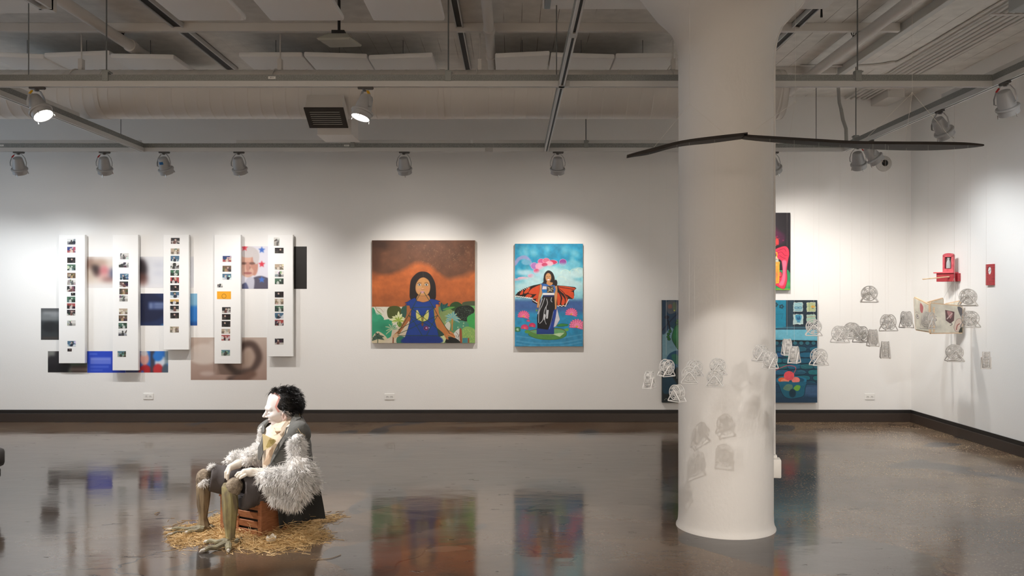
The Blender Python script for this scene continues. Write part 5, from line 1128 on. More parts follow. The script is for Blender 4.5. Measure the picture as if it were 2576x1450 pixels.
# ---- head, built in its own frame: x forward, y to the figure's left, z up
hf=Vector((-.965,-.20,-.12)).normalized(); hl=Vector((0,0,1)).cross(hf).normalized(); hu=hf.cross(hl).normalized()
HC0=zz(950,274,5.40)
HM=np.array([list(hf),list(hl),list(hu)])        # rows: local axes in the world
def hloc(p): return (p-np.array(HC0,np.float32))@HM.T.astype(np.float32)
def head_sdf(p):
    q=hloc(p).copy(); d=ell(q,(-.012,0,.042),(.093,.077,.090)); q[...,2]=np.where(q[...,2]<.01,.01+(q[...,2]-.01)/.75,q[...,2])
    d=smin(d,ell(q,(.030,0,-.035),(.072,.060,.088)),.035)
    d=smin(d,caps(q,(.060,0,.030),(.050,0,.078),.044,.036),.03)
    d=smin(d,caps(q,(.066,-.012,-.112),(.066,.012,-.112),.020),.022); d=smin(d,caps(q,(.0,.045,-.085),(.055,.014,-.11),.018,.018),.02); d=smin(d,caps(q,(.0,-.045,-.085),(.055,-.014,-.11),.018,.018),.02)
    for s in (-1,1):
        d=smin(d,caps(q,(.100,s*.010,.024),(.078,s*.044,.020),.013,.012),.012)
        d=smin(d,ell(q,(.060,s*.040,-.034),(.030,.026,.026)),.02)
        d=smax(d,-ell(q,(.110,s*.031,-.008),(.024,.018,.015)),.010)
        d=smin(d,ell(q,(.080,s*.031,-.008),(.0165,.0165,.0150)),.003)
        d=smax(d,-(caps(q,(.0965,s*.022,-.019),(.091,s*.043,-.019),.0022)),.002)
    d=smin(d,caps(q,(.100,0,.010),(.124,0,-.036),.0085,.0125),.010)
    for s in (-1,1): d=smin(d,ell(q,(.106,s*.012,-.042),(.012,.008,.009)),.006)
    for s in (-1,1): d=smax(d,-ell(q,(.110,s*.007,-.051),(.007,.0035,.004)),.002)
    d=smin(d,ell(q,(.086,0,-.066),(.016,.026,.016)),.010)
    d=smin(d,ell(q,(.095,0,-.0715),(.011,.023,.0065)),.004); d=smin(d,ell(q,(.091,0,-.0905),(.011,.020,.0075)),.004)
    d=smax(d,-ell(q,(.103,0,-.081),(.022,.021,.0048)),.003)
    for s in (-1,1):
        e=ell(q,(-.004,s*.076,-.050),(.018,.011,.036)); e=smax(e,-ell(q,(.0,s*.088,-.048),(.010,.009,.024)),.004); e=smin(e,ell(q,(.003,s*.078,-.080),(.008,.007,.010)),.006); d=smin(d,e,.008)
    d=smin(d,caps(q,(-.030,0,-.07),(-.085,0,-.23),.054,.060),.025); return d*.82
lo=np.array(HC0)-np.array([.17,.15,.24]); hi=np.array(HC0)+np.array([.17,.15,.17])
# ---- torso, arms and hands (the hands rest on the thighs)
PEL=zz(940,815,YQ); CH=zz(966,540,5.42); NK=zz(1000,395,5.43)
SN=zz(1065,455,5.25); SF=zz(840,440,5.60)
EN=zz(1060,760,5.20); WN=zz(745,752,5.18)          # near elbow, wrist
EF=zz(760,600,5.56); WFR=zz(650,668,5.40)
def torso(p,g=0.0):
    d=caps(p,PEL,zz(960,640,5.42),.125+g,.120+g); d=smin(d,caps(p,zz(960,640,5.42),CH,.120+g,.130+g),.05)
    d=smin(d,caps(p,SN,zz(990,430,5.42),.052+g,.08+g),.05); d=smin(d,caps(p,SF,zz(960,430,5.42),.058+g,.08+g),.05)
    d=smin(d,caps(p,CH,NK,.11+g,.058+g),.05); return d
def hand(p,wr,kn,fingers,thumb):
    d=caps(p,wr,(np.array(wr)+np.array(kn))/2,.021,.026); d=smin(d,caps(p,(np.array(wr)+np.array(kn))/2,kn,.026,.022),.012)
    for ch in fingers:
        for i in range(len(ch)-1): d=smin(d,caps(p,ch[i],ch[i+1],.0098-.001*i,.0092-.001*i),.004)
    for i in range(len(thumb)-1): d=smin(d,caps(p,thumb[i],thumb[i+1],.0105-.001*i,.010-.001*i),.006)
    return d
def chain(*q): return [np.array(zz(*a)) for a in q]
# far hand droops over the knee, fingers pointing down
HFk=zz(548,712,5.30)
FF=[chain((528,712,5.30),(508,752,5.275),(506,792,5.27)),chain((540,722,5.285),(524,768,5.26),(522,806,5.26)),chain((558,726,5.27),(546,768,5.245),(545,800,5.25)),chain((578,724,5.26),(572,758,5.235),(570,786,5.24))]
TF=chain((600,700,5.30),(600,735,5.25),(590,762,5.235))
HNk=zz(650,752,5.15)
FN=[chain((640,738,5.19),(608,742,5.19),(588,762,5.19)),chain((636,750,5.165),(602,758,5.16),(584,778,5.16)),chain((640,764,5.14),(612,774,5.13),(596,790,5.135)),chain((656,774,5.125),(632,786,5.115),(618,797,5.12))]
TN=chain((690,730,5.21),(660,716,5.23),(636,716,5.24))
def arms(p):
    d=smin(caps(p,SN,EN,.05,.042),caps(p,EN,WN,.04,.026),.03); e=smin(caps(p,SF,EF,.045,.04),caps(p,EF,WFR,.038,.026),.03)
    d=smin(d,hand(p,WN,HNk,FN,TN),.012); e=smin(e,hand(p,WFR,HFk,FF,TF),.012); return np.minimum(d,e)
def body_sdf(p): return smin(smin(torso(p,-.012),arms(p),.02),head_sdf(p),.012)
hv,hfc=largest(*nets(body_sdf,(-2.02,5.00,.15),(-1.16,5.82,.95),.0028))
# face paint: white over everything, red at the hair line, dark lips and nostrils, warm ear
q=(hv-np.array(HC0))@HM.T; cols=np.tile(np.array([.86,.81,.80]),(len(q),1)); n_=rng.random(len(q))
def tint(mask,col,k=1.0): 
    mask=np.clip(mask,0,1)[:,None]*k; cols[:]=cols*(1-mask)+np.array(col)*mask
def side_line(z): return np.interp(z,[-.012,.032,.087,.12],[.024,.042,.012,.034])
def hairline(y,z):
    w=np.exp(-(np.asarray(y)/.034)**4); return side_line(z)*(1-w)+.058*w
isf=(q[:,2]>-.2)&(q[:,0]>-.15)&(np.abs(q[:,1])<.1); qs=q.copy(); qs[:,2]=np.where(q[:,2]<.01,.01+(q[:,2]-.01)/.75,q[:,2])
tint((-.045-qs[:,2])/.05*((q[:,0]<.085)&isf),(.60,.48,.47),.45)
def blob(c,r,k=4): return (1-np.sqrt((((qs-np.array(c))/np.array(r))**2).sum(1)))*k
tint(blob((.097,0,-.072),(.016,.024,.0075)),(.52,.20,.19),.8); tint(blob((.093,0,-.092),(.016,.021,.0085)),(.52,.20,.19),.8)
tint(blob((.100,0,-.081),(.022,.020,.0055)),(.05,.02,.02))
tint((1-np.abs(q[:,0]-hairline(q[:,1],q[:,2]))/.010)*((q[:,2]>-.005)&(q[:,2]<.15))*1.6,(.72,.20,.14),.75)
for s in (-1,1):
    tint(blob((.095,s*.032,-.019),(.02,.018,.0048)),(.10,.06,.06)); tint(blob((.0,s*.084,-.055),(.024,.022,.042),5),(.74,.50,.44),.7)
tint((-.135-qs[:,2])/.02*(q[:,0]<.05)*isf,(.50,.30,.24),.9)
hands=(~isf)[:,None]; cols=np.where(hands,np.array([.84,.78,.70]),cols)
SKIN=matcol('painted_skin',.55); SKIN.node_tree.nodes['Principled BSDF'].inputs['Subsurface Weight'].default_value=.0
body=obj('body',(hv,hfc),SKIN,fig,cols=cols)
body.data.polygons.foreach_set('use_smooth',[True]*len(body.data.polygons)); body['label']='white painted face, neck and gloved hands'
# ---- hair: tufts from the scalp
def h2w(v): return np.array(HC0)+np.array(v)@HM
hair=MB(); r=np.random.default_rng(12)
SC=np.array([-.012,0,.042]); SR=np.array([.093,.077,.090]); cnt=0
while cnt<270:
    v=r.normal(size=3); v/=np.linalg.norm(v); pnt=SC+v*SR
    if pnt[0]>hairline(pnt[1],pnt[2])+.006 or (pnt[2]<-.008 and pnt[0]>-.026) or pnt[2]<-.046: continue
    cnt+=1; nrm=v/SR; nrm/=np.linalg.norm(nrm); top=pnt[2]>.100; front=top and pnt[0]>.012
    flow=np.array([-1.0,0,-.10])
    if front: flow=np.array([r.uniform(-.4,.7),r.normal()*.5,.35])
    elif top: flow=np.array([-.9,r.normal()*.5,.1])
    d=nrm*(.62 if top else .34)+flow*.8+r.normal(size=3)*.22; d/=np.linalg.norm(d); Lh=r.uniform(.024,.042)*(1.1 if top else .8)
    curl=np.cross(d,nrm*.6+r.normal(size=3)); curl/=np.linalg.norm(curl); cu_=r.uniform(.006,.016)
    for k in range(16):
        p0=pnt+np.cross(nrm,r.normal(size=3))*.0075+nrm*r.uniform(-.004,.001); dd=d+r.normal(size=3)*.10; l_=Lh*r.uniform(.75,1.1); pts=[]
        for t_ in np.linspace(0,1,6): pts.append(Vector(h2w(p0+dd*l_*t_+curl*cu_*math.sin(t_*3.3)+nrm*.006*math.sin(t_*3.1)+np.array([-.004,0,-.016])*t_*t_)))
        rr=r.uniform(.0007,.0013); hair.tube(pts,[rr*.8,rr,rr,rr*.8,rr*.5,.0002],3,caps=False)
def cap_sdf(p):
    q=hloc(p); a=ell(q,(-.013,0,.043),(.096,.081,.093)); f=q[...,0]-hairline(q[...,1],q[...,2])+.006; g=-.050-q[...,2]
    g2=np.minimum(-(q[...,2]+.006),q[...,0]+.028)*-1; g2=-np.maximum(q[...,2]+.006,-(q[...,0]+.028))
    return smax(smax(smax(a,f,.004),g,.008),g2,.004)
lo=np.array(HC0)-.18; hi=np.array(HC0)+.18
cv_,cf_=nets(cap_sdf,lo,hi,.004); hair.add(cv_,[tuple(x) for x in cf_])
obj('hair',hair,mat('black_hair',(.010,.009,.010),.42),fig,smooth=80)
# ---- shirt, collar, cravat
SH=mat('cream_shirt',(.84,.73,.60),.7,bump=(25,.35,.01))
def uv_of(p): # crop coordinates of points
    Y=p[...,1]; px=CX+p[...,0]*FPX/Y; py=CY-(p[...,2]-EYE)*FPX/Y; return (px-400)*3.021,(py-940)*3.021
def shirt_sdf(p):
    d=torso(p,.006); u,v=uv_of(p); w=polyd(u,v,[(930,340),(1010,335),(1060,350),(1000,520),(920,640),(860,760),(700,760),(700,640),(760,560),(790,430),(850,390)])/1203.
    d=smax(d,w,.01); c=caps(p,h2w((-.055,0,-.135)),h2w((-.088,0,-.205)),.060,.068); return smin(d,smax(c,w,.008),.012)
sv,sf=nets(shirt_sdf,(-1.80,5.15,.25),(-1.25,5.75,.75),.0055); obj('shirt',(sv,sf),SH,fig,smooth=75)
def flap(name,poly,Y,th,m,par,bulge=0,off=(0,0,0),smooth=0):
    """a stiff cloth piece: outline in crop coordinates, one depth per point or one for all"""
    ys=Y if isinstance(Y,(list,tuple)) else [Y]*len(poly)
    a=[Vector(zz(u,v,y))+Vector(off) for (u,v),y in zip(poly,ys)]; n=len(a)
    nr=Vector((0,0,0))
    for i in range(n): nr+=(a[i]-a[0]).cross(a[(i+1)%n]-a[0])
    nr.normalize(); nr=nr if nr.y<0 else -nr
    c=sum(a,Vector())/n+nr*bulge; b=[p-nr*th for p in a]; cb=c-nr*th
    vs=a+[c]+b+[cb]; fs=[(i,(i+1)%n,n) for i in range(n)]+[(n+1+(i+1)%n,n+1+i,2*n+1) for i in range(n)]+[(i,n+1+i,n+1+(i+1)%n,(i+1)%n) for i in range(n)]
    return obj(name,(vs,fs),m,par,smooth=smooth)
flap('shirt_collar',[(876,412),(965,360),(985,372),(930,470),(905,462)],[5.31,5.29,5.29,5.27,5.28],.006,SH,fig,.006)
flap('shirt_collar',[(838,425),(872,412),(900,460),(872,470),(842,455)],[5.36,5.33,5.30,5.31,5.34],.006,SH,fig,.004)
flap('placket',[(840,585),(868,560),(880,600),(850,690),(815,700),(790,690)],[5.29,5.285,5.285,5.29,5.30,5.31],.006,mat('shirt_fold',(.62,.46,.33),.7),fig,.006)
GOLD=mat('gold_cloth',(.62,.50,.20),.35,metal=.35,bump=(40,.5,.01)); PGOLD=mat('pale_gold_cloth',(.78,.66,.38),.5)
flap('cravat',[(786,463),(842,492),(880,508),(884,522),(840,565),(793,588)],[5.26,5.25,5.27,5.27,5.25,5.27],.012,PGOLD,fig,.012)
flap('cravat_knot',[(812,560),(835,505),(872,500),(884,520),(860,545),(825,566)],[5.235,5.228,5.245,5.25,5.235,5.232],.012,GOLD,fig,.012)
flap('cravat_fold',[(880,440),(925,438),(918,452),(895,462)],5.262,.006,mat('tan_cloth',(.50,.33,.20),.6),fig,.004)
# ---- jacket
JK=mat('grey_jacket',(.100,.103,.098),.8,bump=(13,.7,.022),vary=(6,(.135,.135,.128),.35,.65),sheen=.1)
JKL=mat('grey_lapel',(.135,.135,.128),.8,bump=(300,.2,.001))
def jacket_sdf(p):
    d=smax(torso(p,.020),-torso(p,.004),.003)
    sk=smin(caps(p,zz(985,640,5.42),zz(1000,890,5.44),.140,.165),torso(p,.018),.04); sk=smax(sk,-torso(p,.002),.004)
    d=np.minimum(d,sk); u,v=uv_of(p)
    hole=polyd(u,v,[(860,300),(1012,318),(1000,372),(962,470),(905,560),(872,640),(822,712),(800,800),(700,900),(560,900),(560,600),(748,640),(750,560),(772,500),(800,440),(800,300)])/1203.
    front=(p[...,1]-5.50); hole=np.maximum(hole,front)
    d=smax(d,-hole,.003)
    cuth=.236-p[...,2]; d=smax(d,cuth,.004)
    arm=np.minimum(caps(p,SN,EN,.052,.04),1); 
    nk=caps(p,h2w((-.03,0,-.06)),h2w((-.07,0,-.17)),.066,.070); d=smax(d,-nk,.004)
    bump=.0025*np.sin(p[...,2]*70+p[...,0]*40)*np.sin(p[...,1]*30+1); return d+bump
jv,jf=nets(jacket_sdf,(-1.85,5.15,.22),(-1.15,5.80,.78),.0055); obj('jacket',(jv,jf),JK,fig,smooth=70)
flap('lapel',[(1005,350),(1046,352),(1005,395),(965,410),(1000,432),(960,500),(915,570),(870,650),(838,705),(862,620),(900,540),(955,455),(985,395)],[5.30,5.28,5.26,5.262,5.25,5.245,5.245,5.25,5.255,5.262,5.26,5.262,5.28],.006,JKL,fig,.004)
flap('collar',[(1046,352),(1078,338),(1052,300),(1030,312),(1010,345),(1005,395)],[5.28,5.33,5.38,5.34,5.31,5.275],.008,JKL,fig,.006)
flap('far_lapel',[(790,452),(772,520),(752,560),(748,650),(768,664),(790,600),(784,540),(792,480)],[5.36,5.34,5.34,5.33,5.32,5.31,5.31,5.33],.006,JKL,fig,.004)
flap('pocket_seam',[(905,588),(985,578),(985,584),(905,595)],[5.262,5.235,5.235,5.262],.003,MATS['grey_lapel'],fig,0)
# jacket tail hanging over the right side of the crate
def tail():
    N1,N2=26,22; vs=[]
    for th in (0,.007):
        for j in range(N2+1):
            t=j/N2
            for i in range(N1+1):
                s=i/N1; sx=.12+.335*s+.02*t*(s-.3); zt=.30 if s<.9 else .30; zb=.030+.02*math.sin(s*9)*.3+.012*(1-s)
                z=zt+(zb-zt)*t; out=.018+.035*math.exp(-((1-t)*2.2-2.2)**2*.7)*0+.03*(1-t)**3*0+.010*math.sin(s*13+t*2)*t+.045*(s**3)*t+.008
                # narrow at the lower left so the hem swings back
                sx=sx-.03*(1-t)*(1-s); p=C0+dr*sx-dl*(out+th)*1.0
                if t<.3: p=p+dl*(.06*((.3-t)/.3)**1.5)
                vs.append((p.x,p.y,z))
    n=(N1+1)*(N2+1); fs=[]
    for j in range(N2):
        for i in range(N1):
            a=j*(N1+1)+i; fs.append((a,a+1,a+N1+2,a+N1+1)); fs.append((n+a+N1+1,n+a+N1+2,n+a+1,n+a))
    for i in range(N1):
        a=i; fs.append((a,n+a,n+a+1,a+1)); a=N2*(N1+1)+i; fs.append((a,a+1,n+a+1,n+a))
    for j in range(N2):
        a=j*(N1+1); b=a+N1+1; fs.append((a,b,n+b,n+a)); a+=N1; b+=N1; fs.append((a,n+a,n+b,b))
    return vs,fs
obj('jacket_tail',tail(),mat('shaded_jacket',(.028,.029,.028),.85,bump=(200,.2,.001)),fig,smooth=60)  # same cloth as the jacket, coloured darker for the shade on that side
# ---- rolled trousers
TR=mat('grey_brown_trousers',(.088,.078,.080),.85,bump=(18,.3,.012))
KN_N=zz(575,855,5.12); KN_F=zz(345,800,5.38)
def leg_sdf(hip,kn,drop):
    a=np.array(hip); b=np.array(kn)
    def f(p):
        d=caps(p,a,b,.088,.070); d=smin(d,caps(p,a+(0,0,-.02),b+np.array([.03,.0,-drop]),.06,.055),.04)
        ax=(b-a)/np.linalg.norm(b-a); t=(p-a)@ax.astype(np.float32); Lh=np.linalg.norm(b-a)
        w=.006*np.sin(t*58+p[...,2]*20); roll=.007*((t>Lh-.085)&(t<Lh+.02))
        e=d+w*.6-roll
        e=smax(e,t-(Lh+.004),.006); ins=caps(p,a+(b-a)*.6,b+(b-a)*.2,.060,.058); e=smax(e,-np.maximum(ins,(Lh-.05)-t),.003); return e
    return f
KFc=zz(440,810,5.40); KNc=zz(622,872,5.15)
for hip,kn,nm,dr_ in ((zz(900,860,5.32),KNc,'near',.068),(zz(880,815,5.52),zz(395,790,5.385),'far',.03)):
    kk=np.array(kn); hh=np.array(hip); l_=np.minimum(kk,hh)-.16; h_=np.maximum(kk,hh)+.16
    v_,f_=nets(leg_sdf(hip,kn,dr_),l_,h_,.006); o=obj('trouser_leg',(v_,f_),TR,fig,smooth=70)
# ---- knees, shins and bird feet
RK=mat('rough_clay',(.34,.28,.21),.95,vary=(45,(.19,.15,.11),.4,.6),bump=(90,.9,.012))
for c_,rr in ((zz(572,862,5.12),.050),(zz(345,792,5.38),.050)):
    bm=bmesh.new(); bmesh.ops.create_icosphere(bm,subdivisions=4,radius=rr)
    from mathutils import noise as mn
    for v in bm.verts: v.co*=1+.10*mn.noise(v.co*38)+.05*mn.noise(v.co*90); v.co.z*=1.12
    vs=[v.co+c_ for v in bm.verts]; fs=[[v.index for v in f.verts] for f in bm.faces]; bm.free()
    obj('knee_ball',(vs,fs),RK,fig,smooth=80)
SW=mat('weathered_wood',(.30,.26,.12),.7,vary=(16,(.17,.135,.08),.42,.6,(2,2,.5)),bump=(50,.6,.006,(1,1,.2)))
SWF=mat('brown_weathered_wood',(.25,.19,.115),.75,vary=(16,(.13,.095,.06),.42,.6,(2,2,.5)),bump=(50,.6,.006,(1,1,.2)))
def shin(st,Yb,m):
    vs=[];fs=[];n=8
    for u0,u1,v,Y,dp in st:
        a=zz(u0,v,Y); b=zz(u1,v,Y); cx,hx=(a.x+b.x)/2,(b.x-a.x)/2; z=a.z
        for k in range(n):
            q=PI/8+2*PI*k/n; vs.append((cx+hx*math.cos(q)*1.08*(1+.03*math.sin(v*.05+k*2)),Y+dp*math.sin(q),z))
    for i in range(len(st)-1):
        for k in range(n): fs.append((i*n+k,i*n+(k+1)%n,(i+1)*n+(k+1)%n,(i+1)*n+k))
    fs.append(tuple(range(n))[::-1]); fs.append(tuple((len(st)-1)*n+k for k in range(n))); return obj('shin',(vs,fs),m,fig,smooth=28)
shin([(492,545,834,5.12,.018),(480,562,862,5.11,.030),(481,592,930,5.10,.040),(483,600,990,5.095,.040),(487,594,1050,5.09,.038),(492,586,1120,5.09,.032),(502,580,1180,5.09,.028),(512,574,1240,5.09,.026),(498,580,1282,5.09,.032),(488,584,1304,5.09,.034)],5.1,SW)
shin([(305,350,765,5.38,.018),(288,375,800,5.38,.032),(287,388,860,5.38,.038),(289,386,930,5.38,.038),(294,378,1000,5.38,.034),(303,368,1060,5.38,.028),(305,365,1100,5.38,.024),(297,378,1140,5.38,.028),(288,394,1172,5.38,.036),(288,394,1182,5.38,.036)],5.4,SWF)
def fl(u,v,z): # point on the floor level z seen at crop (u,v)
    px,py=400+u/3.021,940+v/3.021; Y=floorY(py,z); return Vector((X(px,Y),Y,z))
TOE=mat('toe_wood',(.27,.245,.15),.7,vary=(20,(.17,.15,.10),.42,.6),bump=(60,.6,.005)); CLAW=mat('pale_claw',(.50,.47,.42),.5)
def toe(a,b,w,m=TOE,curl=.012):
    d=(b-a); pts=[];rs=[]
    for s,k in ((0,1.0),(.18,1.05),(.35,.8),(.45,.92),(.62,.72),(.72,.85),(.84,.6)):
        p=a+d*s; p.z=a.z*(1-s)+b.z*s+curl*math.sin(s*PI*2.2)**2*.8; pts.append(p); rs.append(w*k)
    t=obj('toe',MB().tube(pts,rs,7,flat=.8),m,fig,smooth=30)
    e=a+d*.83; obj('claw',MB().tube([a+d*.82+Vector((0,0,.004)),a+d*.92+Vector((0,0,.006)),b],[w*.62,w*.45,.0015],7),CLAW,t,smooth=50)
An=fl(535,1292,.026); An=Vector((An.x,An.y-.0,.026))
toe(An,fl(303,1362,.008),.021); toe(An+Vector((-.02,.03,0)),fl(336,1284,.010),.019); toe(An+Vector((.0,-.02,-.004)),fl(528,1362,.006),.020); toe(An+Vector((.03,.03,0)),fl(640,1262,.010),.014)
Af=fl(345,1180,.024)
toe(Af,fl(46,1192,.008),.019); toe(Af+Vector((0,-.02,0)),fl(192,1218,.008),.021); toe(Af+Vector((-.02,.01,-.006)),fl(52,1232,.006),.013); toe(Af+Vector((.03,.03,0)),fl(420,1176,.010),.013)
# ---- feather sleeves
FE=mat('white_feathers',(.92,.915,.91),.9,sheen=.2)
def down(P0,D,Nn,Ls,r,per=10):
    """tufts of fine curved barbs; one row per tuft"""
    n=len(P0); P0=np.repeat(P0,per,0); D=np.repeat(D,per,0); Nn=np.repeat(Nn,per,0); Lb=np.repeat(Ls,per)*r.uniform(.55,1.15,n*per)
    D=D+r.normal(size=D.shape)*.33; D/=np.linalg.norm(D,axis=1)[:,None]; S=np.cross(D,Nn+r.normal(size=D.shape)*.3); S/=np.linalg.norm(S,axis=1)[:,None]+1e-9; B_=np.cross(S,D)
    w=r.uniform(.0008,.0018,n*per); cu=r.uniform(-.3,1.5,n*per); K=4; out=[]
    for k in range(K+1):
        t=k/K; c=P0+D*(Lb*t)[:,None]+B_*(Lb*cu*t*t*.5)[:,None]+S*(Lb*r.normal(size=n*per)*.0)[:,None]+np.array([0,0,-1])*(Lb*.20*t*t)[:,None]
        ww=(w*[.6,1.0,1.0,.75,.12][k])[:,None]; out.append(np.stack([c-S*ww,c+S*ww],1))
    V_=np.stack(out,1).reshape(-1,3); m=n*per; base=(np.arange(m)*2*(K+1))[:,None,None]; ks=np.arange(K)[None,:,None]*2
    F_=(base+ks+np.array([0,1,3,2])).reshape(-1,4); return V_,F_
def plume_arm(segs,count,seed,outw,core):
    r=np.random.default_rng(seed); ws=np.array([s[4] for s in segs],float); ws/=ws.sum(); PP=[];DD=[];NN=[];LL_=[]
    for _ in range(count):
        k=r.choice(len(segs),p=ws); a,b,ra,rb,_w,dirn,Ls=segs[k]; t=r.uniform(-.04,1.04); c=np.array(a)*(1-t)+np.array(b)*t; R=ra*(1-t)+rb*t
        v=r.normal(size=3); ax=np.array(b)-np.array(a); ax/=np.linalg.norm(ax)+1e-9; v-=ax*(v@ax)*(.9 if .06<t<.94 else 0); v/=np.linalg.norm(v)
        PP.append(c+v*R*r.uniform(.6,.98)); d=v*outw+np.array(dirn)+r.normal(size=3)*.62; DD.append(d/np.linalg.norm(d)); NN.append(v+r.normal(size=3)*.25); LL_.append(r.uniform(.6,1.1)*Ls*.8)
    V1,F1=down(np.array(PP),np.array(DD),np.array(NN),np.array(LL_),r)
    def f(p):
        d=None
        for a,b,ra,rb,*_ in segs:
            e=caps(p,a,b,ra*.78,rb*.78); d=e if d is None else smin(d,e,.02)
        return d+.006*np.sin(p[...,0]*110)*np.sin(p[...,1]*100+1)*np.sin(p[...,2]*120)
    allp=np.array([list(s[0]) for s in segs]+[list(s[1]) for s in segs]); v_,f_=nets(f,allp.min(0)-.14,allp.max(0)+.14,.008)
    return np.concatenate([V1,v_]),np.concatenate([F1,f_+len(V1)])
near=plume_arm([(zz(1046,490,5.185),zz(1054,500,5.185),.030,.030,4,(0,-.5,-.3),.03),(zz(1048,488,5.20),zz(1050,570,5.18),.034,.044,14,(0,-.1,-1),.05),(zz(1050,590,5.18),zz(1055,700,5.17),.040,.058,9,(.1,-.1,-1),.045),
 (zz(1060,700,5.16),zz(1070,860,5.16),.085,.095,26,(.30,-.15,-.9),.062),
 (zz(1010,800,5.14),zz(800,790,5.14),.070,.050,20,(-.15,-.2,-.9),.058),
 (zz(870,905,5.14),zz(1040,960,5.14),.038,.042,15,(-.02,-.1,-1.1),.062),
 (zz(1130,720,5.17),zz(1170,850,5.18),.028,.032,9,(.6,0,-.7),.055)],4200,31,.75,.7)
obj('feather_sleeve',near,FE,fig)
far=plume_arm([(zz(790,408,5.52),zz(778,505,5.50),.014,.022,6,(-.9,.2,-.5),.024),(zz(770,590,5.47),zz(668,655,5.36),.044,.036,14,(-.5,-.3,-.1),.028),
 (zz(765,560,5.54),zz(700,625,5.52),.038,.046,8,(-.6,-.1,.2),.03),
 (zz(700,640,5.50),zz(545,655,5.44),.050,.042,12,(-.8,-.1,-.2),.036),
 (zz(400,705,5.36),zz(405,715,5.36),.012,.012,1,(-.6,0,.6),.035),(zz(352,835,5.335),zz(340,815,5.335),.012,.014,2,(-.2,-.6,-.5),.04)],1900,32,.6,.7)
obj('feather_sleeve',far,FE,fig)
tw=MB()
for pts in ([(1055,418,5.19),(1075,450,5.17),(1110,472,5.18)],[(1052,440,5.18),(1010,440,5.20),(998,462,5.21)],[(1065,300,5.40),(1075,340,5.36),(1098,372,5.33)],[(1052,300,5.41),(1080,350,5.36)]): tw.tube([zz(*p) for p in pts],.0011,5)
obj('straw_stalk',tw,mat('straw_stalks',(.62,.46,.24),.6),fig)
# ---- straw on the floor, broken egg, twig
ST=mat('straw',(.52,.34,.14),.6,vary=(22,(.70,.50,.25),.35,.62)); sb=MB(); r=np.random.default_rng(77)
cen=Vector((-1.53,5.27,0)); cnt=0
outline=cat([(45,1190),(150,1150),(300,1130),(430,1068),(560,1075),(700,1090),(900,1075),(1150,1070),(1380,1075),(1395,1100),(1240,1180),(1290,1215),(1320,1255),(1200,1300),(1090,1330),(1000,1345),(820,1372),(640,1345),(520,1340),(380,1300),(200,1330),(110,1320),(60,1240)],True,3)
def inside(x,y): return polyd(np.array([[x]]),np.array([[y]]),outline)[0,0]
xs=r.uniform(30,1420,26000); ysx=r.uniform(1040,1390,26000); dd=polyd(xs[None],ysx[None],outline)[0]
n=0
for u,v,dk in zip(xs,ysx,dd):
    if n>=5200: break
    pr=1.0 if dk<-28 else (.55 if dk<-5 else (.10 if dk<25 else .005))
    if r.random()>pr*(.75 if u<1150 else .6): continue
    p=fl(u,v,.0); h=max(0,min(1,-dk/70))*.030*(1.0 if 450<u<1230 else .35)
    z=.0018+abs(r.normal())*h*.8; 
    q=Mc.inverted()@Vector((p.x,p.y,0))
    if -.004<q.x<LR+.004 and -.004<q.y<LL+.004: continue
    a=r.uniform(0,2*PI); Lh=r.uniform(.008,.034) if r.random()<.9 else r.uniform(.04,.075); tl=r.normal()*.22 if z>.006 else 0
    d=Vector((math.cos(a),math.sin(a),tl))*Lh; m_=Vector((-math.sin(a),math.cos(a),0))*Lh*r.uniform(-.14,.14)
    c_=Vector((p.x,p.y,z)); e0,e1=c_-d,c_+d; e0.z=max(e0.z,.0012); e1.z=max(e1.z,.0012); sb.tube([e0,c_+m_,e1],r.uniform(.0007,.0015),3,caps=False); n+=1
# matted base of the heap
base=[]; 
gv=[];gf=[];NU,NV=100,46
for j in range(NV+1):
    for i in range(NU+1):
        u=60+i*(1300/NU); v=1075+j*(295/NV); p=fl(u,v,0); dk=float(polyd(np.array([[u]]),np.array([[v]]),outline)[0,0])
        h=max(0,min(1,(-dk-22)/70))*.020*(1.0 if 450<u<1230 else .15); gv.append((p.x,p.y,h*(.5+r.random()*.9)-.002))
for j in range(NV):
    for i in range(NU):
        a=j*(NU+1)+i
        if max(gv[a][2],gv[a+1][2],gv[a+NU+1][2],gv[a+NU+2][2])>.0005: gf.append((a,a+1,a+NU+2,a+NU+1))
sb.add(gv,gf)
tag(obj('straw',sb,ST),'loose golden straw spread on the floor around the crate and bird feet','straw',kind='stuff')
ec=fl(853,1300,.0); eg=MB().lathe([(0,0),(.018,.003),(.028,.012),(.031,.026),(.029,.036),(.0275,.036),(.0285,.026),(.026,.013),(.016,.005),(0,.003)],28)
eg.v=[Vector(v)+Vector((0,0,(.006*math.sin(5*math.atan2(v[1],v[0]))-.004*math.cos(2*math.atan2(v[1],v[0]))) if v[2]>.034 else 0)) for v in eg.v]
eg.v=[Vector(v)+Vector((ec.x,ec.y,.012)) for v in eg.v]
tag(obj('broken_egg',eg,mat('egg_shell',(.66,.62,.54),.45),smooth=50),'broken pale eggshell half lying in the straw in front of the crate','egg')
tp=cat([(1155,1415),(1215,1412),(1290,1408),(1340,1395),(1382,1378)],False,4)
tag(obj('twig',MB().tube([fl(u,v,.003) for u,v in tp],.0018,5).tube([fl(1215,1412,.003),fl(1190,1424,.003)],.0014,5),mat('twig_brown',(.35,.25,.15),.7)),'thin dry twig lying alone on the floor right of the straw','twig')
tag(obj('feather_scrap',MB().tube([fl(-35,1065,.003),fl(-15,1060,.008),fl(8,1052,.003)],[.002,.004,.001],5),mat('scrap_brown',(.45,.33,.2),.7)),'small curled brown scrap lying alone on the floor left of the bird feet','scrap')
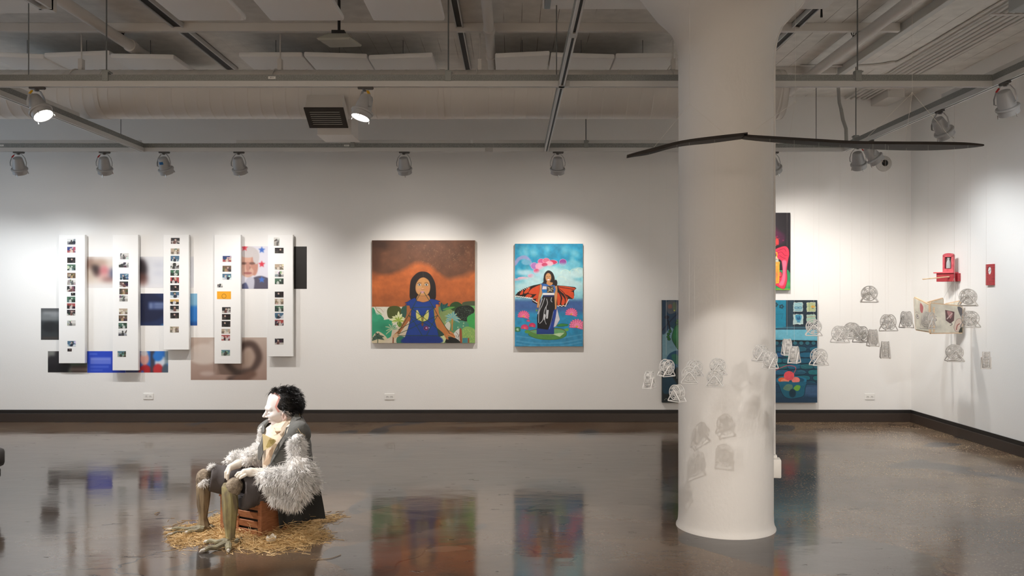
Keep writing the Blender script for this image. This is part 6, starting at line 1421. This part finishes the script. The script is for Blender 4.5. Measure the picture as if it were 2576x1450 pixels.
# ================================================================ SPOTLIGHTS IN PLACE
B='spotlights on the far track'; R_='spotlights on the right track'
bx=lambda px:(X(px,YTB),YTB,ZT)
WARM=(1,.94,.875); NEUT=(1,.96,.92); COOL=(.93,.97,1)
PW=95
spot_tree(bx(46),(-.10,.50,-.86),'leftmost spotlight on the far track, at the left edge',B,tape=('red',1),power=PW*.72,color=COOL)
spot_tree(bx(262),(-.14,.50,-.86),'second spotlight from the left on the far track, over the second photo board',B,tape=('red',1),power=PW*.62,color=NEUT)
spot_tree(bx(412),(.12,.50,-.86),'spotlight with a blue tape square on its housing',B,patch=4.55,power=PW*.5,color=NEUT)
spot_tree(bx(600),(.03,.50,-.86),'spotlight on the far track just above the fourth photo board',B,power=PW*.68,color=NEUT)
spot_tree(bx(1016),(.05,.50,-.86),'spotlight on the far track above the brown square painting',B,power=PW*.92,color=WARM)
spot_tree(bx(1403),(.0,.50,-.86),'spotlight on the far track above the butterfly wing painting',B,power=PW,color=WARM)
spot_tree(bx(1944),(.42,.55,-.72),'spotlight half hidden behind the right edge of the column',B,power=PW,color=WARM)
spot_tree((XT,8.42,ZT),(.30,.45,-.80),'left one of the two overlapping spotlights beside the security camera',R_,tape=('red',-1),px_yaw=PI/2,power=PW*.7,color=WARM)
spot_tree((XT,8.12,ZT),(.62,.10,-.70),'right one of the two overlapping spotlights beside the security camera',R_,px_yaw=PI/2,power=PW*.52,color=COOL)
spot_tree((XT,6.80,ZT),(.60,.30,-.72),'spotlight on the right track above the right end of the long blade',R_,px_yaw=PI/2,power=PW*.58,color=COOL)
spot_tree((XT,5.90,ZT),(.42,.30,-.86),'rightmost and nearest spotlight, with a red tape band, at the right edge',R_,tape=('red',1),px_yaw=PI/2,power=PW*.52,color=COOL)
spot_tree(bx(-170),(-.05,.50,-.86),'added unseen spotlight on the far track, left of the picture',B,power=PW*.52,color=COOL)  # added out of view to lift the left end of the wall
fg=Vector((-1.52,5.38,.65))
for px,lb,s,dd_,pw in ((92,'lit spotlight with yellow tape at the upper left, glowing',-1,(1.4,-.45,-2.2),150),(918,'lit spotlight with yellow tape right of the dark air outlet, glowing',1,(-.58,-.46,-2.2),60)):
    l=Vector((X(px,YTF),YTF,ZT))
    spot_tree(l,dd_,lb,'lit spotlights on the near track',tape=('yellow',s),lit=True,power=pw,angle=50,color=NEUT)
# fixtures behind the viewer on the same tracks: their light falls on the figure, the column and the mobile
def back_spot(loc,tgt,power,angle,label,color=NEUT,yaw=PI/2,blend=.6): 
    l=Vector(loc); return spot_tree(l,Vector(tgt)-l+Vector((0,0,.1)),label,'spotlights behind the viewer',px_yaw=yaw,power=power,angle=angle,color=color,blend=blend,spill=0,soft=.014)
back_spot((-3.79,4.5,ZT),(-1.62,5.35,.55),330,30,'spotlight on the left track outside the picture, turned to the seated figure')
back_spot((.345,2.3,ZT),(1.42,5.2,.30),105,31,'spotlight on the middle track outside the picture, turned to the column',WARM,blend=.22)
back_spot((XT,3.0,ZT),(1.5,5.1,.60),55,33,'spotlight on the right track outside the picture, turned to the hanging wheels',WARM)
back_spot((XT,4.3,ZT),(4.66,6.8,1.1),80,95,'spotlight on the right track outside the picture, turned to the right wall',COOL,blend=.9)
back_spot((.345,1.5,ZT),(.98,4.5,1.02),26,20,'added unseen spotlight on the middle track, brightening the left wheels',NEUT,blend=.8)  # extra fixture added to whiten the left wheels
back_spot((XT,2.0,ZT),(2.05,4.5,1.1),60,34,'added unseen spotlight on the right track, brightening the right wheels',NEUT,blend=.7)  # added front light so the right-hand wheels look less grey
# soft general light: added unseen fill lights, and daylight through the window
def area(name,loc,rot,sx,sy,e,col):
    l=bpy.data.lights.new(name,'AREA'); l.shape='RECTANGLE'; l.size=sx; l.size_y=sy; l.energy=e; l.color=col
    o=bpy.data.objects.new(name,l); o.location=loc; o.rotation_euler=rot; C.objects.link(o); return o
LT=mat('lamp_diffuser',(.9,.9,.88),.5,emis=(1,.95,.88),estr=3.0)
for i,(x,y) in enumerate(((-4.5,-3.0),(-1.5,-3.2),(3.4,-3.2),(-6.2,0.0))):
    t=thing('fill_light','added unseen fill light behind the viewer, '+['left rear','right rear','left front','right front'][i],'lamp',(x,y,3.3),group='added fill lights behind the viewer')  # fixture added only to raise the ambient light
    obj('light_housing',MB().box((x-.62,y-.10,3.33),(x+.62,y+.10,3.39),bev=.01),WHITE,t); obj('diffuser',MB().box((x-.6,y-.08,3.315),(x+.6,y+.08,3.33)),LT,t)
    obj('rod',MB().tube([(x-.4,y,3.39),(x-.4,y,ZC)],.005,6).tube([(x+.4,y,3.39),(x+.4,y,ZC)],.005,6),STEEL,t)
    a_=area('lamp',(x,y,3.30),(0,0,0),1.2,.16,92,(1,.87,.74))
area('window_daylight',(XL-.5,6.9,2.1),(0,-PI/2,0),2.4,4.8,34,(.62,.82,1.0))
w=bpy.data.worlds.new('world'); bpy.context.scene.world=w; w.use_nodes=True; w.node_tree.nodes['Background'].inputs[0].default_value=(.5,.65,.85,1); w.node_tree.nodes['Background'].inputs[1].default_value=.6
# ================================================================ CAMERA
cam=bpy.data.cameras.new('camera'); cam.sensor_width=36; cam.lens=36*FPX/2576; cam.shift_x=-(CX-1288)/2576; cam.shift_y=(CY-725)/2576; cam.clip_start=.05
co=bpy.data.objects.new('camera',cam); co.location=(0,0,EYE); co.rotation_euler=(PI/2,0,0); C.objects.link(co); bpy.context.scene.camera=co
vs_=bpy.context.scene.view_settings; vs_.view_transform='Standard'; vs_.look='None'; vs_.gamma=1; vs_.use_curve_mapping=False; vs_.exposure=0.30
cy=bpy.context.scene.cycles; cy.max_bounces=7; cy.diffuse_bounces=4; cy.glossy_bounces=3; cy.transmission_bounces=5; cy.adaptive_threshold=.015
